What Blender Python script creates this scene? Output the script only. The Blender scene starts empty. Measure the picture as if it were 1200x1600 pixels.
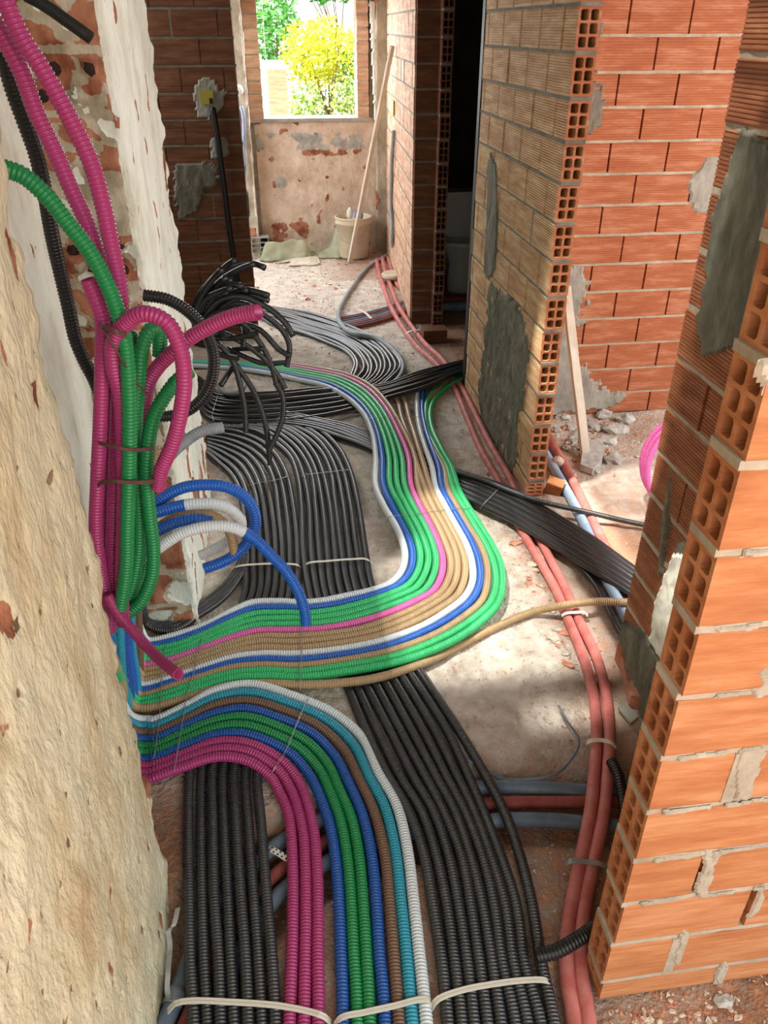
import bpy, math, random
import numpy as np
from mathutils import Vector, noise
random.seed(7); RNG = np.random.default_rng(7)
S = bpy.context.scene; COL = S.collection
# ---------------------------------------------------------------- camera, world, sun, exposure
F = 1231.0; TH = math.radians(31.6); AN = math.radians(7.7); H = 1.80
ct, st = math.cos(TH), math.sin(TH); ca, sa = math.cos(AN), math.sin(AN)
cd = bpy.data.cameras.new('camera'); cam = bpy.data.objects.new('camera', cd); COL.objects.link(cam)
cam.location = (0, 0, H); cam.rotation_euler = (math.pi/2 - TH, 0, 0)
cd.sensor_fit = 'VERTICAL'; cd.sensor_height = 32.0; cd.lens = F/1600*32.0; cd.clip_start = 0.02
S.camera = cam
def W(u, v, z=0.0):                     # house grid (u across the corridor, v along it) to world
    return Vector((u*ca - v*sa, u*sa + v*ca, z))
w = bpy.data.worlds.new('world'); S.world = w; w.use_nodes = True
bg = w.node_tree.nodes['Background']; bg.inputs[0].default_value = (0.93, 0.97, 1.0, 1); bg.inputs[1].default_value = 2.6
SUN = Vector((0.35, 0.15, -1.0)).normalized()          # in house grid axes
sd = bpy.data.lights.new('sun', 'SUN'); sd.energy = 21.0; sd.angle = math.radians(2.4); sd.color = (1.0, 0.95, 0.86)
sun = bpy.data.objects.new('sun', sd); COL.objects.link(sun)
sun.rotation_euler = W(*SUN).to_track_quat('-Z', 'Y').to_euler()
def area(name, loc, to, sx, sy, power, col):
    l = bpy.data.lights.new(name, 'AREA'); l.shape = 'RECTANGLE'; l.size = sx; l.size_y = sy; l.energy = power; l.color = col
    o = bpy.data.objects.new(name, l); COL.objects.link(o); o.location = W(*loc)
    o.rotation_euler = (W(*to) - W(*loc)).to_track_quat('-Z', 'Y').to_euler(); return o
area('rear_fill_light', (0.95, -0.75, 1.95), (0.45, 1.5, 0.35), 1.3, 1.1, 28, (1.0, 0.96, 0.84))  # added fill lamp behind the camera for the near walls; opening unseen
area('daylight_from_far_window', (0.39, 7.75, 1.6), (0.45, 5.6, 0.2), 0.8, 1.0, 46, (0.95, 0.98, 1.0))
area('left_room_fill_light', (-1.35, 4.95, 1.75), (1.0, 3.45, 0.7), 1.1, 1.3, 30, (1.0, 0.99, 0.95))  # added fill lamp to brighten the middle block wall; no window known there
area('daylight_from_room_window', (2.9, 1.9, 1.9), (1.3, 3.1, 0.5), 1.3, 1.1, 64, (1.0, 0.96, 0.9))
area('daylight_from_side_window', (-1.3, 6.5, 1.6), (0.6, 6.3, 0.1), 1.1, 1.1, 46, (0.98, 0.98, 1.0))
S.view_settings.view_transform = 'Standard'; S.view_settings.look = 'None'
S.view_settings.gamma = 1.0; S.view_settings.use_curve_mapping = False; S.view_settings.exposure = -0.15

# ---------------------------------------------------------------- geometry helpers
def ray(px, py):
    x = (px-600)/F; up = (800-py)/F; X, Y, Z = x, ct + st*up, -st + ct*up
    return X*ca + Y*sa, -X*sa + Y*ca, Z
def fl(px, py, z=0.0):                  # point (u,v) where a pixel's sight line meets height z
    r = ray(px, py); t = (z-H)/r[2]; return r[0]*t, r[1]*t
def onv(px, py, v):
    r = ray(px, py); t = v/r[1]; return r[0]*t, v, H + r[2]*t
def onu(px, py, u):
    r = ray(px, py); t = u/r[0]; return u, r[1]*t, H + r[2]*t
def at(px, py, z=0.0):
    u, v = fl(px, py, z); return W(u, v, z)

def principled(name, col, rough=0.6, spec=0.5, metal=0.0, coat=0.0):
    m = bpy.data.materials.new(name); m.use_nodes = True
    b = m.node_tree.nodes['Principled BSDF']
    b.inputs['Base Color'].default_value = (*col, 1); b.inputs['Roughness'].default_value = rough
    b.inputs['Specular IOR Level'].default_value = spec; b.inputs['Metallic'].default_value = metal
    b.inputs['Coat Weight'].default_value = coat
    return m
def noisy(name, cols, scale=8.0, rough=0.85, bump=0.3, bscale=60.0, detail=6.0, stretch=(1, 1, 1), spec=0.3, dist=0.004):
    """colour ramp over noise, plus bump; cols = [(pos, rgb), ...]"""
    m = principled(name, cols[0][1], rough, spec); nt = m.node_tree; N = nt.nodes; L = nt.links
    b = N['Principled BSDF']; tc = N.new('ShaderNodeTexCoord'); mp = N.new('ShaderNodeMapping')
    mp.inputs['Scale'].default_value = stretch; L.new(tc.outputs['Object'], mp.inputs[0])
    n = N.new('ShaderNodeTexNoise'); n.inputs['Scale'].default_value = scale; n.inputs['Detail'].default_value = detail
    n.inputs['Roughness'].default_value = 0.65; L.new(mp.outputs[0], n.inputs['Vector'])
    r = N.new('ShaderNodeValToRGB'); e = r.color_ramp.elements
    while len(e) < len(cols): e.new(0.5)
    for k, (p, c) in enumerate(cols): e[k].position = p; e[k].color = (*c, 1)
    L.new(n.outputs['Fac'], r.inputs[0]); L.new(r.outputs[0], b.inputs['Base Color'])
    n2 = N.new('ShaderNodeTexNoise'); n2.inputs['Scale'].default_value = bscale; n2.inputs['Detail'].default_value = 5
    L.new(mp.outputs[0], n2.inputs['Vector'])
    bp = N.new('ShaderNodeBump'); bp.inputs['Strength'].default_value = bump; bp.inputs['Distance'].default_value = dist
    L.new(n2.outputs['Fac'], bp.inputs['Height']); L.new(bp.outputs[0], b.inputs['Normal'])
    return m

M = {}
def plastic(name, col, rough=0.38): M[name] = principled(name, col, rough, 0.5)
plastic('magenta', (0.40, 0.040, 0.165)); plastic('pink', (0.72, 0.13, 0.42))
plastic('green', (0.010, 0.235, 0.065)); plastic('lit green', (0.035, 0.50, 0.17))  # second green: same plastic, with the light on the main bundle mixed in
plastic('blue', (0.012, 0.115, 0.50)); plastic('dark blue', (0.010, 0.085, 0.36))
plastic('teal', (0.02, 0.30, 0.42)); plastic('brown', (0.17, 0.095, 0.055)); plastic('tan', (0.42, 0.29, 0.15))
plastic('white', (0.66, 0.72, 0.74)); plastic('black', (0.010, 0.010, 0.011), 0.36)
M['grey'] = noisy('grey', [(0.3, (0.013, 0.015, 0.017)), (0.7, (0.032, 0.035, 0.039))], 9, 0.36, 0.05, 80, spec=0.9)
M['glossy black'] = principled('glossy_black', (0.018, 0.018, 0.020), 0.30, 0.7)
M['light grey'] = noisy('light_grey', [(0.3, (0.20, 0.23, 0.25)), (0.7, (0.34, 0.37, 0.39))], 9, 0.5, 0.05, 80)
M['red'] = noisy('red', [(0.35, (0.46, 0.115, 0.10)), (0.65, (0.60, 0.22, 0.19))], 14, 0.55, 0.1, 70)
M['dark red'] = noisy('dark_red', [(0.35, (0.26, 0.05, 0.04)), (0.65, (0.36, 0.10, 0.08))], 14, 0.6, 0.1, 70)
M['slate blue'] = noisy('slate_blue', [(0.35, (0.10, 0.14, 0.19)), (0.65, (0.20, 0.26, 0.33))], 10, 0.5, 0.1, 70)
M['pale blue'] = noisy('pale_blue', [(0.35, (0.22, 0.32, 0.46)), (0.65, (0.36, 0.46, 0.60))], 10, 0.5, 0.1, 70)
M['tie'] = principled('tie', (0.72, 0.68, 0.58), 0.5); M['string'] = principled('string', (0.10, 0.045, 0.035), 0.6)
M['wire'] = principled('wire', (0.45, 0.45, 0.43), 0.35, 0.5, 0.8); M['steel'] = noisy('steel', [(0.3, (0.22, 0.23, 0.23)), (0.7, (0.42, 0.43, 0.42))], 20, 0.4, 0.1, 60)
M['steel'].node_tree.nodes['Principled BSDF'].inputs['Metallic'].default_value = 0.6
M['hole_shade'] = principled('hole_shade', (0.02, 0.008, 0.005), 0.9)  # near-black stands in for the shade deep inside hollow blocks and gaps
def brickmat(name, a, b, c):
    return noisy(name, [(0.30, a), (0.5, b), (0.66, c)], 5.0, 0.8, 0.25, 45, 7, (1.0, 1.0, 6.0), dist=0.003)
M['brick_orange'] = brickmat('brick_orange', (0.36, 0.125, 0.048), (0.47, 0.185, 0.072), (0.55, 0.26, 0.12))
M['brick_red'] = brickmat('brick_red', (0.34, 0.105, 0.048), (0.42, 0.140, 0.062), (0.52, 0.24, 0.14))
M['brick_tan'] = brickmat('brick_tan', (0.40, 0.21, 0.095), (0.55, 0.34, 0.17), (0.68, 0.49, 0.29))
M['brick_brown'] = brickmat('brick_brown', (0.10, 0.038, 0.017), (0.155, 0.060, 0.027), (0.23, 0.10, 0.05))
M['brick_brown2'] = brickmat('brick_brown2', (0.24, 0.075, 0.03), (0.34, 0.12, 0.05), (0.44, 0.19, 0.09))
M['brick_pink'] = brickmat('brick_pink', (0.40, 0.225, 0.14), (0.54, 0.34, 0.22), (0.66, 0.48, 0.33))
M['brick_old'] = noisy('brick_old', [(0.3, (0.22, 0.065, 0.03)), (0.52, (0.42, 0.14, 0.06)), (0.7, (0.60, 0.42, 0.28))], 13, 0.9, 0.6, 50)
M['mortar'] = noisy('mortar', [(0.3, (0.30, 0.25, 0.18)), (0.6, (0.46, 0.40, 0.31)), (0.8, (0.60, 0.55, 0.45))], 12, 0.9, 0.6, 70)
M['mortar_dark'] = noisy('mortar_dark', [(0.3, (0.12, 0.11, 0.085)), (0.7, (0.25, 0.23, 0.18))], 12, 0.9, 0.6, 60)
M['cement'] = noisy('cement', [(0.25, (0.20, 0.19, 0.16)), (0.55, (0.34, 0.325, 0.28)), (0.8, (0.46, 0.44, 0.38))], 7, 0.88, 0.4, 50)
M['cement_green'] = noisy('cement_green', [(0.25, (0.075, 0.075, 0.055)), (0.5, (0.16, 0.155, 0.12)), (0.75, (0.28, 0.26, 0.20))], 14, 0.9, 0.9, 45, stretch=(1, 1, 0.4))
M['white_plaster'] = noisy('white_plaster', [(0.3, (0.50, 0.48, 0.40)), (0.6, (0.78, 0.77, 0.68))], 10, 0.8, 0.3, 50)
M['plaster_cream'] = noisy('plaster_cream', [(0.24, (0.40, 0.20, 0.09)), (0.37, (0.55, 0.40, 0.23)), (0.52, (0.66, 0.55, 0.36)), (0.72, (0.74, 0.66, 0.49))], 5, 0.9, 0.9, 38, 10, (1, 1, 0.45), dist=0.008)
M['plaster_pale'] = noisy('plaster_pale', [(0.24, (0.40, 0.36, 0.24)), (0.42, (0.60, 0.59, 0.46)), (0.62, (0.78, 0.80, 0.72)), (0.8, (0.84, 0.86, 0.80))], 6, 0.9, 0.9, 40, 10, (1, 1, 0.5), dist=0.008)
M['plaster_pink'] = noisy('plaster_pink', [(0.28, (0.30, 0.20, 0.14)), (0.43, (0.52, 0.37, 0.27)), (0.58, (0.64, 0.51, 0.40)), (0.75, (0.72, 0.64, 0.54))], 7, 0.9, 0.7, 35, 10)
M['plaster_grey'] = noisy('plaster_grey', [(0.3, (0.28, 0.24, 0.17)), (0.5, (0.42, 0.38, 0.28)), (0.7, (0.60, 0.55, 0.44))], 6, 0.9, 0.7, 35, 8)
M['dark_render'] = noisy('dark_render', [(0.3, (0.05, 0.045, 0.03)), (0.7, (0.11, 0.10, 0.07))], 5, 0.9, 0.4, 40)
M['bark'] = noisy('bark', [(0.3, (0.10, 0.07, 0.04)), (0.7, (0.25, 0.18, 0.11))], 10, 0.9, 0.6, 40)
M['leaf_lime'] = noisy('leaf_lime', [(0.35, (0.40, 0.46, 0.015)), (0.65, (0.70, 0.72, 0.05))], 6, 0.6, 0.1, 20)
M['leaf_green'] = noisy('leaf_green', [(0.35, (0.035, 0.20, 0.03)), (0.65, (0.12, 0.42, 0.07))], 6, 0.6, 0.1, 20)
M['leaf_mid'] = noisy('leaf_mid', [(0.35, (0.14, 0.32, 0.05)), (0.65, (0.42, 0.55, 0.12))], 6, 0.6, 0.1, 20)
M['wood_pale'] = noisy('wood_pale', [(0.3, (0.48, 0.40, 0.30)), (0.7, (0.72, 0.66, 0.56))], 12, 0.8, 0.3, 40, stretch=(1, 1, 0.15))
M['tarp'] = noisy('tarp', [(0.3, (0.22, 0.23, 0.13)), (0.55, (0.36, 0.37, 0.25)), (0.75, (0.52, 0.46, 0.33))], 5, 0.9, 0.3, 30)
M['bucket'] = noisy('bucket', [(0.3, (0.50, 0.42, 0.28)), (0.7, (0.66, 0.60, 0.45))], 6, 0.6, 0.1, 30)
M['rubble_grey'] = noisy('rubble_grey', [(0.3, (0.30, 0.29, 0.27)), (0.7, (0.58, 0.56, 0.52))], 30, 0.9, 0.6, 90)
M['rubble_red'] = noisy('rubble_red', [(0.3, (0.40, 0.13, 0.06)), (0.7, (0.62, 0.34, 0.24))], 30, 0.9, 0.6, 90)
M['rubble_cream'] = noisy('rubble_cream', [(0.3, (0.48, 0.38, 0.28)), (0.7, (0.72, 0.64, 0.55))], 30, 0.9, 0.6, 90)
M['yellow'] = principled('yellow', (0.42, 0.34, 0.04), 0.6); M['ceramic'] = principled('ceramic', (0.75, 0.75, 0.70), 0.25, 0.6)
M['dark_metal'] = principled('dark_metal', (0.012, 0.013, 0.010), 0.6, 0.3, 0.0)
M['bag_blue'] = principled('bag_blue', (0.10, 0.16, 0.34), 0.5); M['paper_blue'] = principled('paper_blue', (0.16, 0.34, 0.62), 0.5)
M['sack'] = principled('sack', (0.6, 0.58, 0.52), 0.8)

def sheet_material(name, base, c1, c2, c3, scale=6, stretch=(1, 1, 0.5)):
    """render over masonry: the base ramp, and three other materials where the vertex masks m1..m3 say the render is gone"""
    m = noisy(name, base, scale, 0.92, 1.0, 95, 12, stretch, dist=0.006); nt = m.node_tree; N = nt.nodes; L = nt.links; bs = N['Principled BSDF']
    tc = N.new('ShaderNodeTexCoord'); n = N.new('ShaderNodeTexNoise'); n.inputs['Scale'].default_value = 55; n.inputs['Detail'].default_value = 6; L.new(tc.outputs['Object'], n.inputs['Vector'])
    nb = N.new('ShaderNodeTexNoise'); nb.inputs['Scale'].default_value = 14; nb.inputs['Detail'].default_value = 6; L.new(tc.outputs['Object'], nb.inputs['Vector'])
    cur = bs.inputs['Base Color'].links[0].from_socket
    for k, (ca_, cb_) in enumerate((c1, c2, c3)):
        a = N.new('ShaderNodeAttribute'); a.attribute_name = 'm%d' % (k+1)
        ma = N.new('ShaderNodeMath'); ma.operation = 'MULTIPLY_ADD'; ma.inputs[1].default_value = 0.9; ma.inputs[2].default_value = -0.45; L.new(n.outputs['Fac'], ma.inputs[0])
        ad = N.new('ShaderNodeMath'); ad.operation = 'ADD'; L.new(a.outputs['Fac'], ad.inputs[0]); L.new(ma.outputs[0], ad.inputs[1])
        mr = N.new('ShaderNodeMapRange'); mr.inputs['From Min'].default_value = 0.44; mr.inputs['From Max'].default_value = 0.56; L.new(ad.outputs[0], mr.inputs['Value'])
        r = N.new('ShaderNodeValToRGB'); e = r.color_ramp.elements; e[0].position = 0.38; e[0].color = (*ca_, 1); e[1].position = 0.62; e[1].color = (*cb_, 1); L.new(nb.outputs['Fac'], r.inputs[0])
        mx = N.new('ShaderNodeMix'); mx.data_type = 'RGBA'; L.new(mr.outputs['Result'], mx.inputs[0]); L.new(cur, mx.inputs[6]); L.new(r.outputs[0], mx.inputs[7]); cur = mx.outputs[2]
    L.new(cur, bs.inputs['Base Color']); M[name] = m
BO = ((0.20, 0.065, 0.03), (0.45, 0.20, 0.115)); MO = ((0.30, 0.25, 0.17), (0.52, 0.46, 0.35)); HO = ((0.02, 0.01, 0.006), (0.03, 0.015, 0.01)); WP = ((0.62, 0.60, 0.52), (0.80, 0.79, 0.72))  # HO: shade inside the block holes, put into the colour
sheet_material('sheet_cream', [(0.22, (0.46, 0.33, 0.18)), (0.36, (0.58, 0.50, 0.31)), (0.48, (0.65, 0.61, 0.42)), (0.72, (0.71, 0.69, 0.52))], BO, ((0.16, 0.10, 0.06), (0.30, 0.20, 0.12)), HO, 5)
sheet_material('sheet_pale', [(0.20, (0.42, 0.38, 0.27)), (0.36, (0.62, 0.61, 0.50)), (0.55, (0.76, 0.78, 0.69)), (0.8, (0.82, 0.85, 0.80))], BO, MO, HO, 7)
sheet_material('sheet_pink', [(0.24, (0.34, 0.25, 0.18)), (0.40, (0.54, 0.42, 0.31)), (0.56, (0.66, 0.55, 0.43)), (0.75, (0.74, 0.67, 0.57))], BO, ((0.30, 0.30, 0.27), (0.45, 0.45, 0.41)), HO, 6, (1, 1, 1))
sheet_material('sheet_grey', [(0.3, (0.26, 0.22, 0.15)), (0.5, (0.42, 0.38, 0.28)), (0.7, (0.58, 0.53, 0.42))], BO, WP, HO, 6, (1, 1, 0.7))

def setp(o, label=None, cat=None, group=None, kind=None):
    if label: o['label'] = label
    if cat: o['category'] = cat
    if group: o['group'] = group
    if kind: o['kind'] = kind
    return o
def mesh_obj(name, V, Fc, mats, parent=None, smooth=False, mi=None, origin=None):
    me = bpy.data.meshes.new(name); V = np.asarray([tuple(p) for p in V] if not isinstance(V, np.ndarray) else V, dtype=np.float64)
    org = Vector(origin) if origin is not None else Vector((0, 0, 0))
    if origin is not None: V = V - np.array(org)
    me.from_pydata(V.tolist(), [], Fc if isinstance(Fc, list) else Fc.tolist())
    for m in (mats if isinstance(mats, (list, tuple)) else [mats]): me.materials.append(M[m])
    if mi is not None: me.polygons.foreach_set('material_index', np.asarray(mi, dtype=np.int32))
    if smooth: me.polygons.foreach_set('use_smooth', np.ones(len(me.polygons), dtype=bool))
    me.update(); o = bpy.data.objects.new(name, me); COL.objects.link(o); o.location = org
    if parent is not None:
        o.parent = parent; o.location = org - parent.location
    return o
def empty(name, loc):
    o = bpy.data.objects.new(name, None); COL.objects.link(o); o.location = loc; o.empty_display_size = 0.05; return o

class MB:                               # collects shapes for ONE mesh
    def __init__(s): s.V = []; s.F = []; s.mi = []
    def add(s, V, Fc, mi=0):
        n = len(s.V); s.V += [tuple(v) for v in V]; s.F += [tuple(i+n for i in f) for f in Fc]
        s.mi += ([mi]*len(Fc) if isinstance(mi, int) else list(mi))
    def box(s, u0, u1, v0, v1, z0, z1, mi=0, jit=0.0):
        P = [W(u + random.uniform(-jit, jit), v + random.uniform(-jit, jit), z + random.uniform(-jit, jit)) for u, v, z in
             ((u0,v0,z0),(u1,v0,z0),(u1,v1,z0),(u0,v1,z0),(u0,v0,z1),(u1,v0,z1),(u1,v1,z1),(u0,v1,z1))]
        s.add(P, [(0,3,2,1),(4,5,6,7),(0,1,5,4),(1,2,6,5),(2,3,7,6),(3,0,4,7)], mi)
    def build(s, name, mats, parent=None, smooth=False, origin=None):
        return mesh_obj(name, s.V, s.F, mats, parent, smooth, s.mi, origin)

def spline(P, step=0.01):
    """centripetal Catmull-Rom through P, resampled at even steps"""
    P = np.array([tuple(p) for p in P], float)
    Q = np.vstack([2*P[0]-P[1], P, 2*P[-1]-P[-2]]); out = []
    for i in range(1, len(Q)-2):
        p0, p1, p2, p3 = Q[i-1:i+3]
        t = [0.0]
        for a, b in ((p0, p1), (p1, p2), (p2, p3)): t.append(t[-1] + max(np.linalg.norm(b-a), 1e-5)**0.5)
        T = np.linspace(t[1], t[2], 14, endpoint=False)[:, None]
        A1 = (t[1]-T)/(t[1]-t[0])*p0 + (T-t[0])/(t[1]-t[0])*p1; A2 = (t[2]-T)/(t[2]-t[1])*p1 + (T-t[1])/(t[2]-t[1])*p2
        A3 = (t[3]-T)/(t[3]-t[2])*p2 + (T-t[2])/(t[3]-t[2])*p3
        B1 = (t[2]-T)/(t[2]-t[0])*A1 + (T-t[0])/(t[2]-t[0])*A2; B2 = (t[3]-T)/(t[3]-t[1])*A2 + (T-t[1])/(t[3]-t[1])*A3
        out.append((t[2]-T)/(t[2]-t[1])*B1 + (T-t[1])/(t[2]-t[1])*B2)
    C = np.vstack(out + [P[-1:]])
    d = np.r_[0, np.cumsum(np.linalg.norm(np.diff(C, axis=0), axis=1))]
    return C, d
def interp(C, d, s): return np.stack([np.interp(s, d, C[:, k]) for k in range(3)], 1)
PITCH = 0.0080
def tube(name, P, r, mat, ridge=0.0, sides=12, far=99.0, parent=None, open_end=False, pitch=PITCH, label=None, cat=None, group=None, mats2=None, switch=None):
    """a round conduit along P. ridge = depth of its corrugation (0 = smooth)."""
    Q = []
    for p in P:
        p = Vector(p); u_ = p.x*ca + p.y*sa; v_ = -p.x*sa + p.y*ca
        if u_ < -0.532 and 1.0 < v_ < 2.3: p = W(-0.532, v_, p.z)
        Q.append(p)
    P = Q
    C, d = spline(P); Lh = d[-1]
    if ridge > 0:
        ss, rr = [], []
        s = 0.0
        while s < Lh:
            c = interp(C, d, np.array([s]))[0]
            if c[1] < far:
                ss += [s, s+0.46*pitch, s+0.60*pitch, s+0.86*pitch]; rr += [r, r, r-ridge, r-ridge]; s += pitch
            else:
                ss.append(s); rr.append(r - ridge*0.3); s += 0.02
        ss = np.minimum(np.array(ss), Lh); rr = np.array(rr)
    else:
        n = max(4, int(Lh/0.018)); ss = np.linspace(0, Lh, n); rr = np.full(n, r)
    X = interp(C, d, ss); eps = 0.004
    T = interp(C, d, np.minimum(ss+eps, Lh)) - interp(C, d, np.maximum(ss-eps, 0)); T /= np.linalg.norm(T, axis=1)[:, None] + 1e-12
    N = np.zeros_like(T); up = np.array([0, 0, 1.0]) if abs(T[0][2]) < 0.8 else np.array([0, 1.0, 0])
    n0 = np.cross(T[0], up); n0 /= np.linalg.norm(n0); N[0] = n0
    for i in range(1, len(T)):
        n0 = n0 - T[i]*n0.dot(T[i]); n0 /= np.linalg.norm(n0); N[i] = n0
    B = np.cross(T, N); a = np.linspace(0, 2*math.pi, sides, endpoint=False)
    V = X[:, None, :] + rr[:, None, None]*(N[:, None, :]*np.cos(a)[None, :, None] + B[:, None, :]*np.sin(a)[None, :, None])
    n = len(ss); V = V.reshape(-1, 3)
    i = np.arange(n-1)[:, None]*sides; j = np.arange(sides)[None, :]; j2 = (j+1) % sides
    Q = np.stack([i+j, i+j2, i+sides+j2, i+sides+j], -1).reshape(-1, 4)
    Fc = Q.tolist(); mi = None
    if open_end:                        # hollow mouth with its wall thickness at the last ring
        k = len(V); base = (n-1)*sides; inner = X[-1] + 0.80*r*(N[-1]*np.cos(a)[:, None] + B[-1]*np.sin(a)[:, None]); deep = inner - T[-1]*0.05
        V = np.vstack([V, inner, deep])
        for q in range(sides):
            q2 = (q+1) % sides
            Fc += [[base+q, base+q2, k+q2, k+q], [k+q, k+q2, k+sides+q2, k+sides+q]]
        Fc.append([k+sides+q for q in range(sides)])
    else:
        Fc.append([(n-1)*sides+q for q in range(sides)])
    Fc.append([q for q in range(sides)][::-1])
    mlist = [mat]
    if mats2: mlist.append(mats2); mi = [0]*len(Fc); cut = np.searchsorted(ss, switch*Lh)*sides; mi[cut:] = [1]*(len(Fc)-cut)
    o = mesh_obj(name, V, Fc, mlist, parent, True, mi, origin=Vector(X[0]) if parent is None else None)
    return setp(o, label, cat, group)
ORD = ['first', 'second', 'third', 'fourth', 'fifth', 'sixth', 'seventh', 'eighth', 'ninth', 'tenth', 'eleventh', 'twelfth', 'thirteenth', 'fourteenth']

# ---------------------------------------------------------------- masonry
ROW = 0.138
def grooved(mb, o, d, nrm, L, T, z0, h, mi=0, g=0.002, ng=12, ends=True):
    """one hollow clay block: o = start (u,v), d = run direction, nrm = other axis, with horizontal ribs on both faces"""
    zs = []
    for k in range(ng):
        a = z0 + 0.006 + (h-0.012)*k/ng; b = (h-0.012)/ng
        zs += [(a, 0), (a+b*0.62, 0), (a+b*0.70, g), (a+b*0.94, g)]
    zs = [(z0, 0.002)] + zs + [(z0+h-0.004, 0), (z0+h, 0.003)]
    prof = [(q, z) for z, q in zs] + [(T-q, z) for z, q in reversed(zs)]
    n = len(prof); V = []
    for s in (0, L):
        for q, z in prof: V.append(W(o[0]+d[0]*s+nrm[0]*q, o[1]+d[1]*s+nrm[1]*q, z))
    Fc = [(i, (i+1) % n, n+(i+1) % n, n+i) for i in range(n)]
    if ends: Fc += ([tuple(range(n))[::-1]] if ends is True else []) + [tuple(range(n, 2*n))]
    mb.add(V, Fc, mi)
def holed_end(mb, o, d, nrm, T, z0, h, mi=0, hole_shade=1, deep=0.22, L=0.12):
    """the open end of a hollow block: a grid of six tunnels seen end-on. d points INTO the wall."""
    e = 0.0075; xs = [0, e*1.2, T/2-e*0.5, T/2+e*0.5, T-e*1.2, T]; zs = [0, e*1.2]
    ch = (h - 2*e*1.2 - 2*e)/3
    for k in range(3): zs += [zs[-1]+ch]; zs += [zs[-1]+e] if k < 2 else [h]
    P = lambda q, z, s: W(o[0]+nrm[0]*q+d[0]*s, o[1]+nrm[1]*q+d[1]*s, z0+z)
    for i in range(5):
        for k in range(len(zs)-1):
            a, b, c, f = xs[i], xs[i+1], zs[k], zs[k+1]
            if i in (1, 3) and k in (1, 3, 5):
                m_ = 0.0045; V = []         # octagonal mouth
                for s in (0.0, deep):
                    V += [P(*p, s) for p in ((a+m_, c), (b-m_, c), (b, c+m_), (b, f-m_), (b-m_, f), (a+m_, f), (a, f-m_), (a, c+m_))]
                Fc = [(q, (q+1) % 8, 8+(q+1) % 8, 8+q) for q in range(8)]; mb.add(V, Fc, mi)
                mb.add(V[8:], [tuple(range(8))], hole_shade)
                cs = [P(a, c, 0), P(b, c, 0), P(b, f, 0), P(a, f, 0)]
                mb.add([cs[0], V[0], V[7]], [(0, 1, 2)], mi); mb.add([cs[1], V[2], V[1]], [(0, 1, 2)], mi)
                mb.add([cs[2], V[4], V[3]], [(0, 1, 2)], mi); mb.add([cs[3], V[6], V[5]], [(0, 1, 2)], mi)
            else:
                mb.add([P(a, c, 0), P(b, c, 0), P(b, f, 0), P(a, f, 0)], [(0, 1, 2, 3)], mi)
    for q in ((0, T) if L else ()):                    # outer shell
        mb.add([P(q, 0, 0), P(q, 0, L), P(q, h, L), P(q, h, 0)], [(0, 1, 2, 3)], mi)
    for z in ((0, h) if L else ()):
        mb.add([P(0, z, 0), P(T, z, 0), P(T, z, L), P(0, z, L)], [(0, 1, 2, 3)], mi)
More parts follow.
